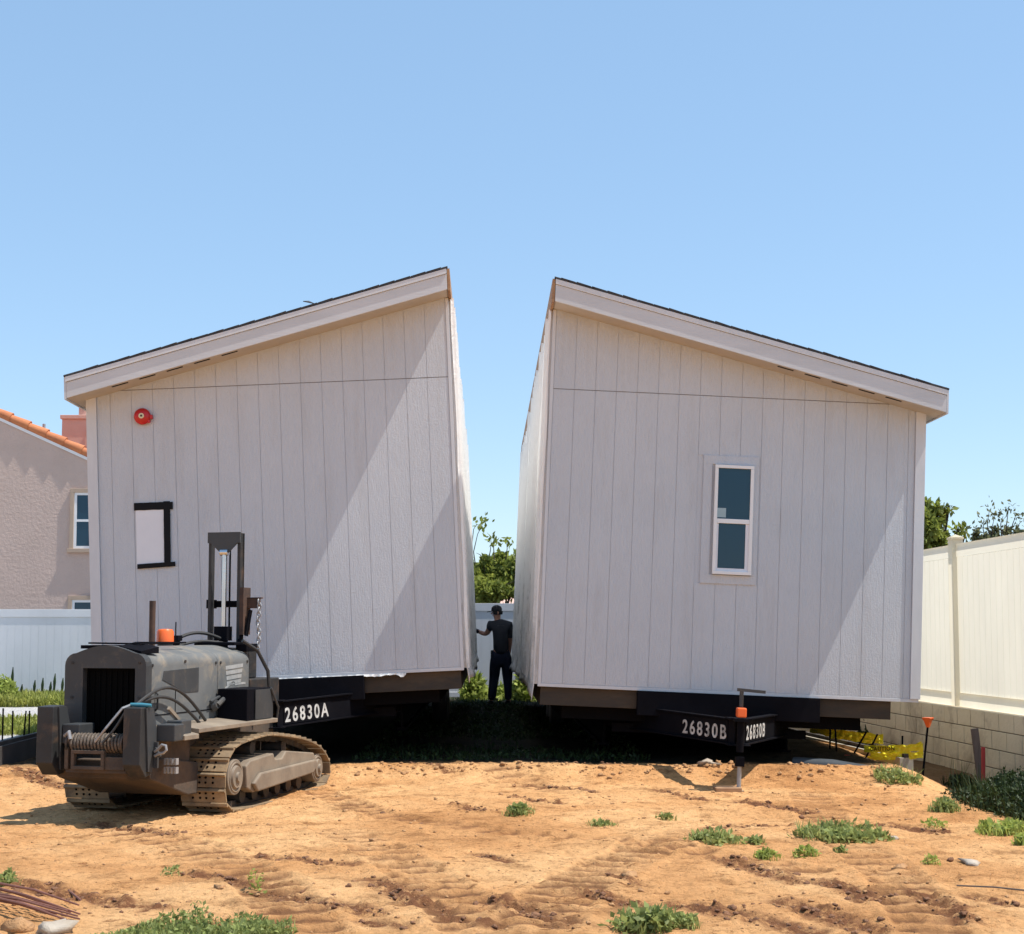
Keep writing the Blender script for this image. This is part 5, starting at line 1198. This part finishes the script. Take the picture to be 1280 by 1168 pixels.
    m = MB(); c = Vector((.178, .06, 1.685))
    prof = [(-.01, .092), (.03, .095), (.065, .085), (.09, .062), (.105, .03), (.108, .005)]
    m.tube([c + Vector((0, 0, p[0])) for p in prof], [p[1] for p in prof], 18)
    cp = m.build('cap', MAT['cap'], root, smooth=True)
    m = MB(); m.add([(c.x - .05, c.y - .07, c.z + .0), (c.x - .05, c.y + .07, c.z), (c.x - .13, c.y + .055, c.z - .018), (c.x - .165, c.y, c.z - .026), (c.x - .13, c.y - .055, c.z - .018)] + [(c.x - .05, c.y - .07, c.z + .012), (c.x - .05, c.y + .07, c.z + .012), (c.x - .13, c.y + .055, c.z - .006), (c.x - .165, c.y, c.z - .014), (c.x - .13, c.y - .055, c.z - .006)], [(0, 1, 2, 3, 4), (9, 8, 7, 6, 5), (0, 1, 6, 5), (1, 2, 7, 6), (2, 3, 8, 7), (3, 4, 9, 8), (4, 0, 5, 9)]); m.build('cap_visor', MAT['cap'], cp)
    # face on the side turned to the left: nose, ear, eye, mouth
    m = MB(); m.tube([(.112, .055, 1.665), (.088, .055, 1.635), (.108, .055, 1.625)], [.010, .015, .010], 8); m.tube([(.112, .02, 1.60), (.104, .055, 1.598), (.112, .09, 1.60)], .006, 6)
    m.tube([(.195, -.028, 1.67), (.205, -.036, 1.655), (.200, -.033, 1.63), (.192, -.026, 1.625)], [.010, .012, .011, .006], 8); m.build('face_features', MAT['skin'], root, smooth=True)
    m = MB(); m.tube([(.112, .025, 1.66), (.104, .025, 1.66)], .008, 8); m.tube([(.112, .09, 1.66), (.104, .09, 1.66)], .008, 8); m.build('eyes', MAT['black'], root)
    m = MB(); m.tube([(.185, .06, 1.625), (.185, .055, 1.685)], [.082, .089], 16); m.xf(Matrix.Translation((.012, .006, 0))); m.build('hair', MAT['cap'], root, smooth=True)
    m = MB(); m.box(.075, .125, -.05, .06, .84, .98); m.build('belt_pouch', MAT['cap'], root, bevel=.015)
    m = MB(); m.box(.19, .31, -.106, -.098, 1.385, 1.42); m.build('shirt_print', MAT['print'], root)
    m = MB(); m.tube([(-.125, .16, 1.313), (-.155, .163, 1.32), (-.19, .166, 1.332)], [.036, .042, .040], 10); m.build('glove', MAT['cap'], root, smooth=True)
worker()

# ------------------------------------------------------------------ camera, light, sky
cam = bpy.data.cameras.new('camera'); co = bpy.data.objects.new('camera', cam); C.objects.link(co)
cam.sensor_width = 36; cam.sensor_fit = 'HORIZONTAL'; cam.lens = 36 * F / 1280; cam.shift_y = (YP - 584) / 1280; cam.clip_end = 3000; cam.clip_start = .1
co.location = (0, 0, CAMH); co.rotation_euler = (math.pi / 2 + PITCH, 0, -YAW)
bpy.context.scene.camera = co
SD = Vector((.485, -.087, 1.0)).normalized()
sun = bpy.data.lights.new('sun', 'SUN'); sun.energy = 4.2; sun.angle = R(.5); sun.color = (1, .955, .88)
so = bpy.data.objects.new('sun', sun); C.objects.link(so); so.rotation_euler = SD.to_track_quat('Z', 'Y').to_euler()
w = bpy.data.worlds.new('World'); bpy.context.scene.world = w; w.use_nodes = True; nt = w.node_tree; bg = nt.nodes['Background']
sky = nt.nodes.new('ShaderNodeTexSky'); sky.sky_type = 'NISHITA'; sky.sun_disc = False; sky.sun_elevation = math.asin(SD.z); sky.sun_rotation = math.atan2(SD.x, SD.y)
sky.air_density = 1.0; sky.dust_density = .25; sky.ozone_density = 1.0; sky.altitude = 50
mx = nt.nodes.new('ShaderNodeMix'); mx.data_type = 'RGBA'; mx.inputs[0].default_value = .5; mx.inputs[7].default_value = (1.72, 2.92, 4.35, 1)   # thin even summer haze over the clear sky
nt.links.new(sky.outputs[0], mx.inputs[6]); nt.links.new(mx.outputs[2], bg.inputs['Color']); bg.inputs['Strength'].default_value = .135
sc = bpy.context.scene; sc.view_settings.view_transform = 'Standard'; sc.view_settings.look = 'None'; sc.view_settings.exposure = .60; sc.view_settings.gamma = 1
sc.cycles.max_bounces = 8; sc.cycles.diffuse_bounces = 4
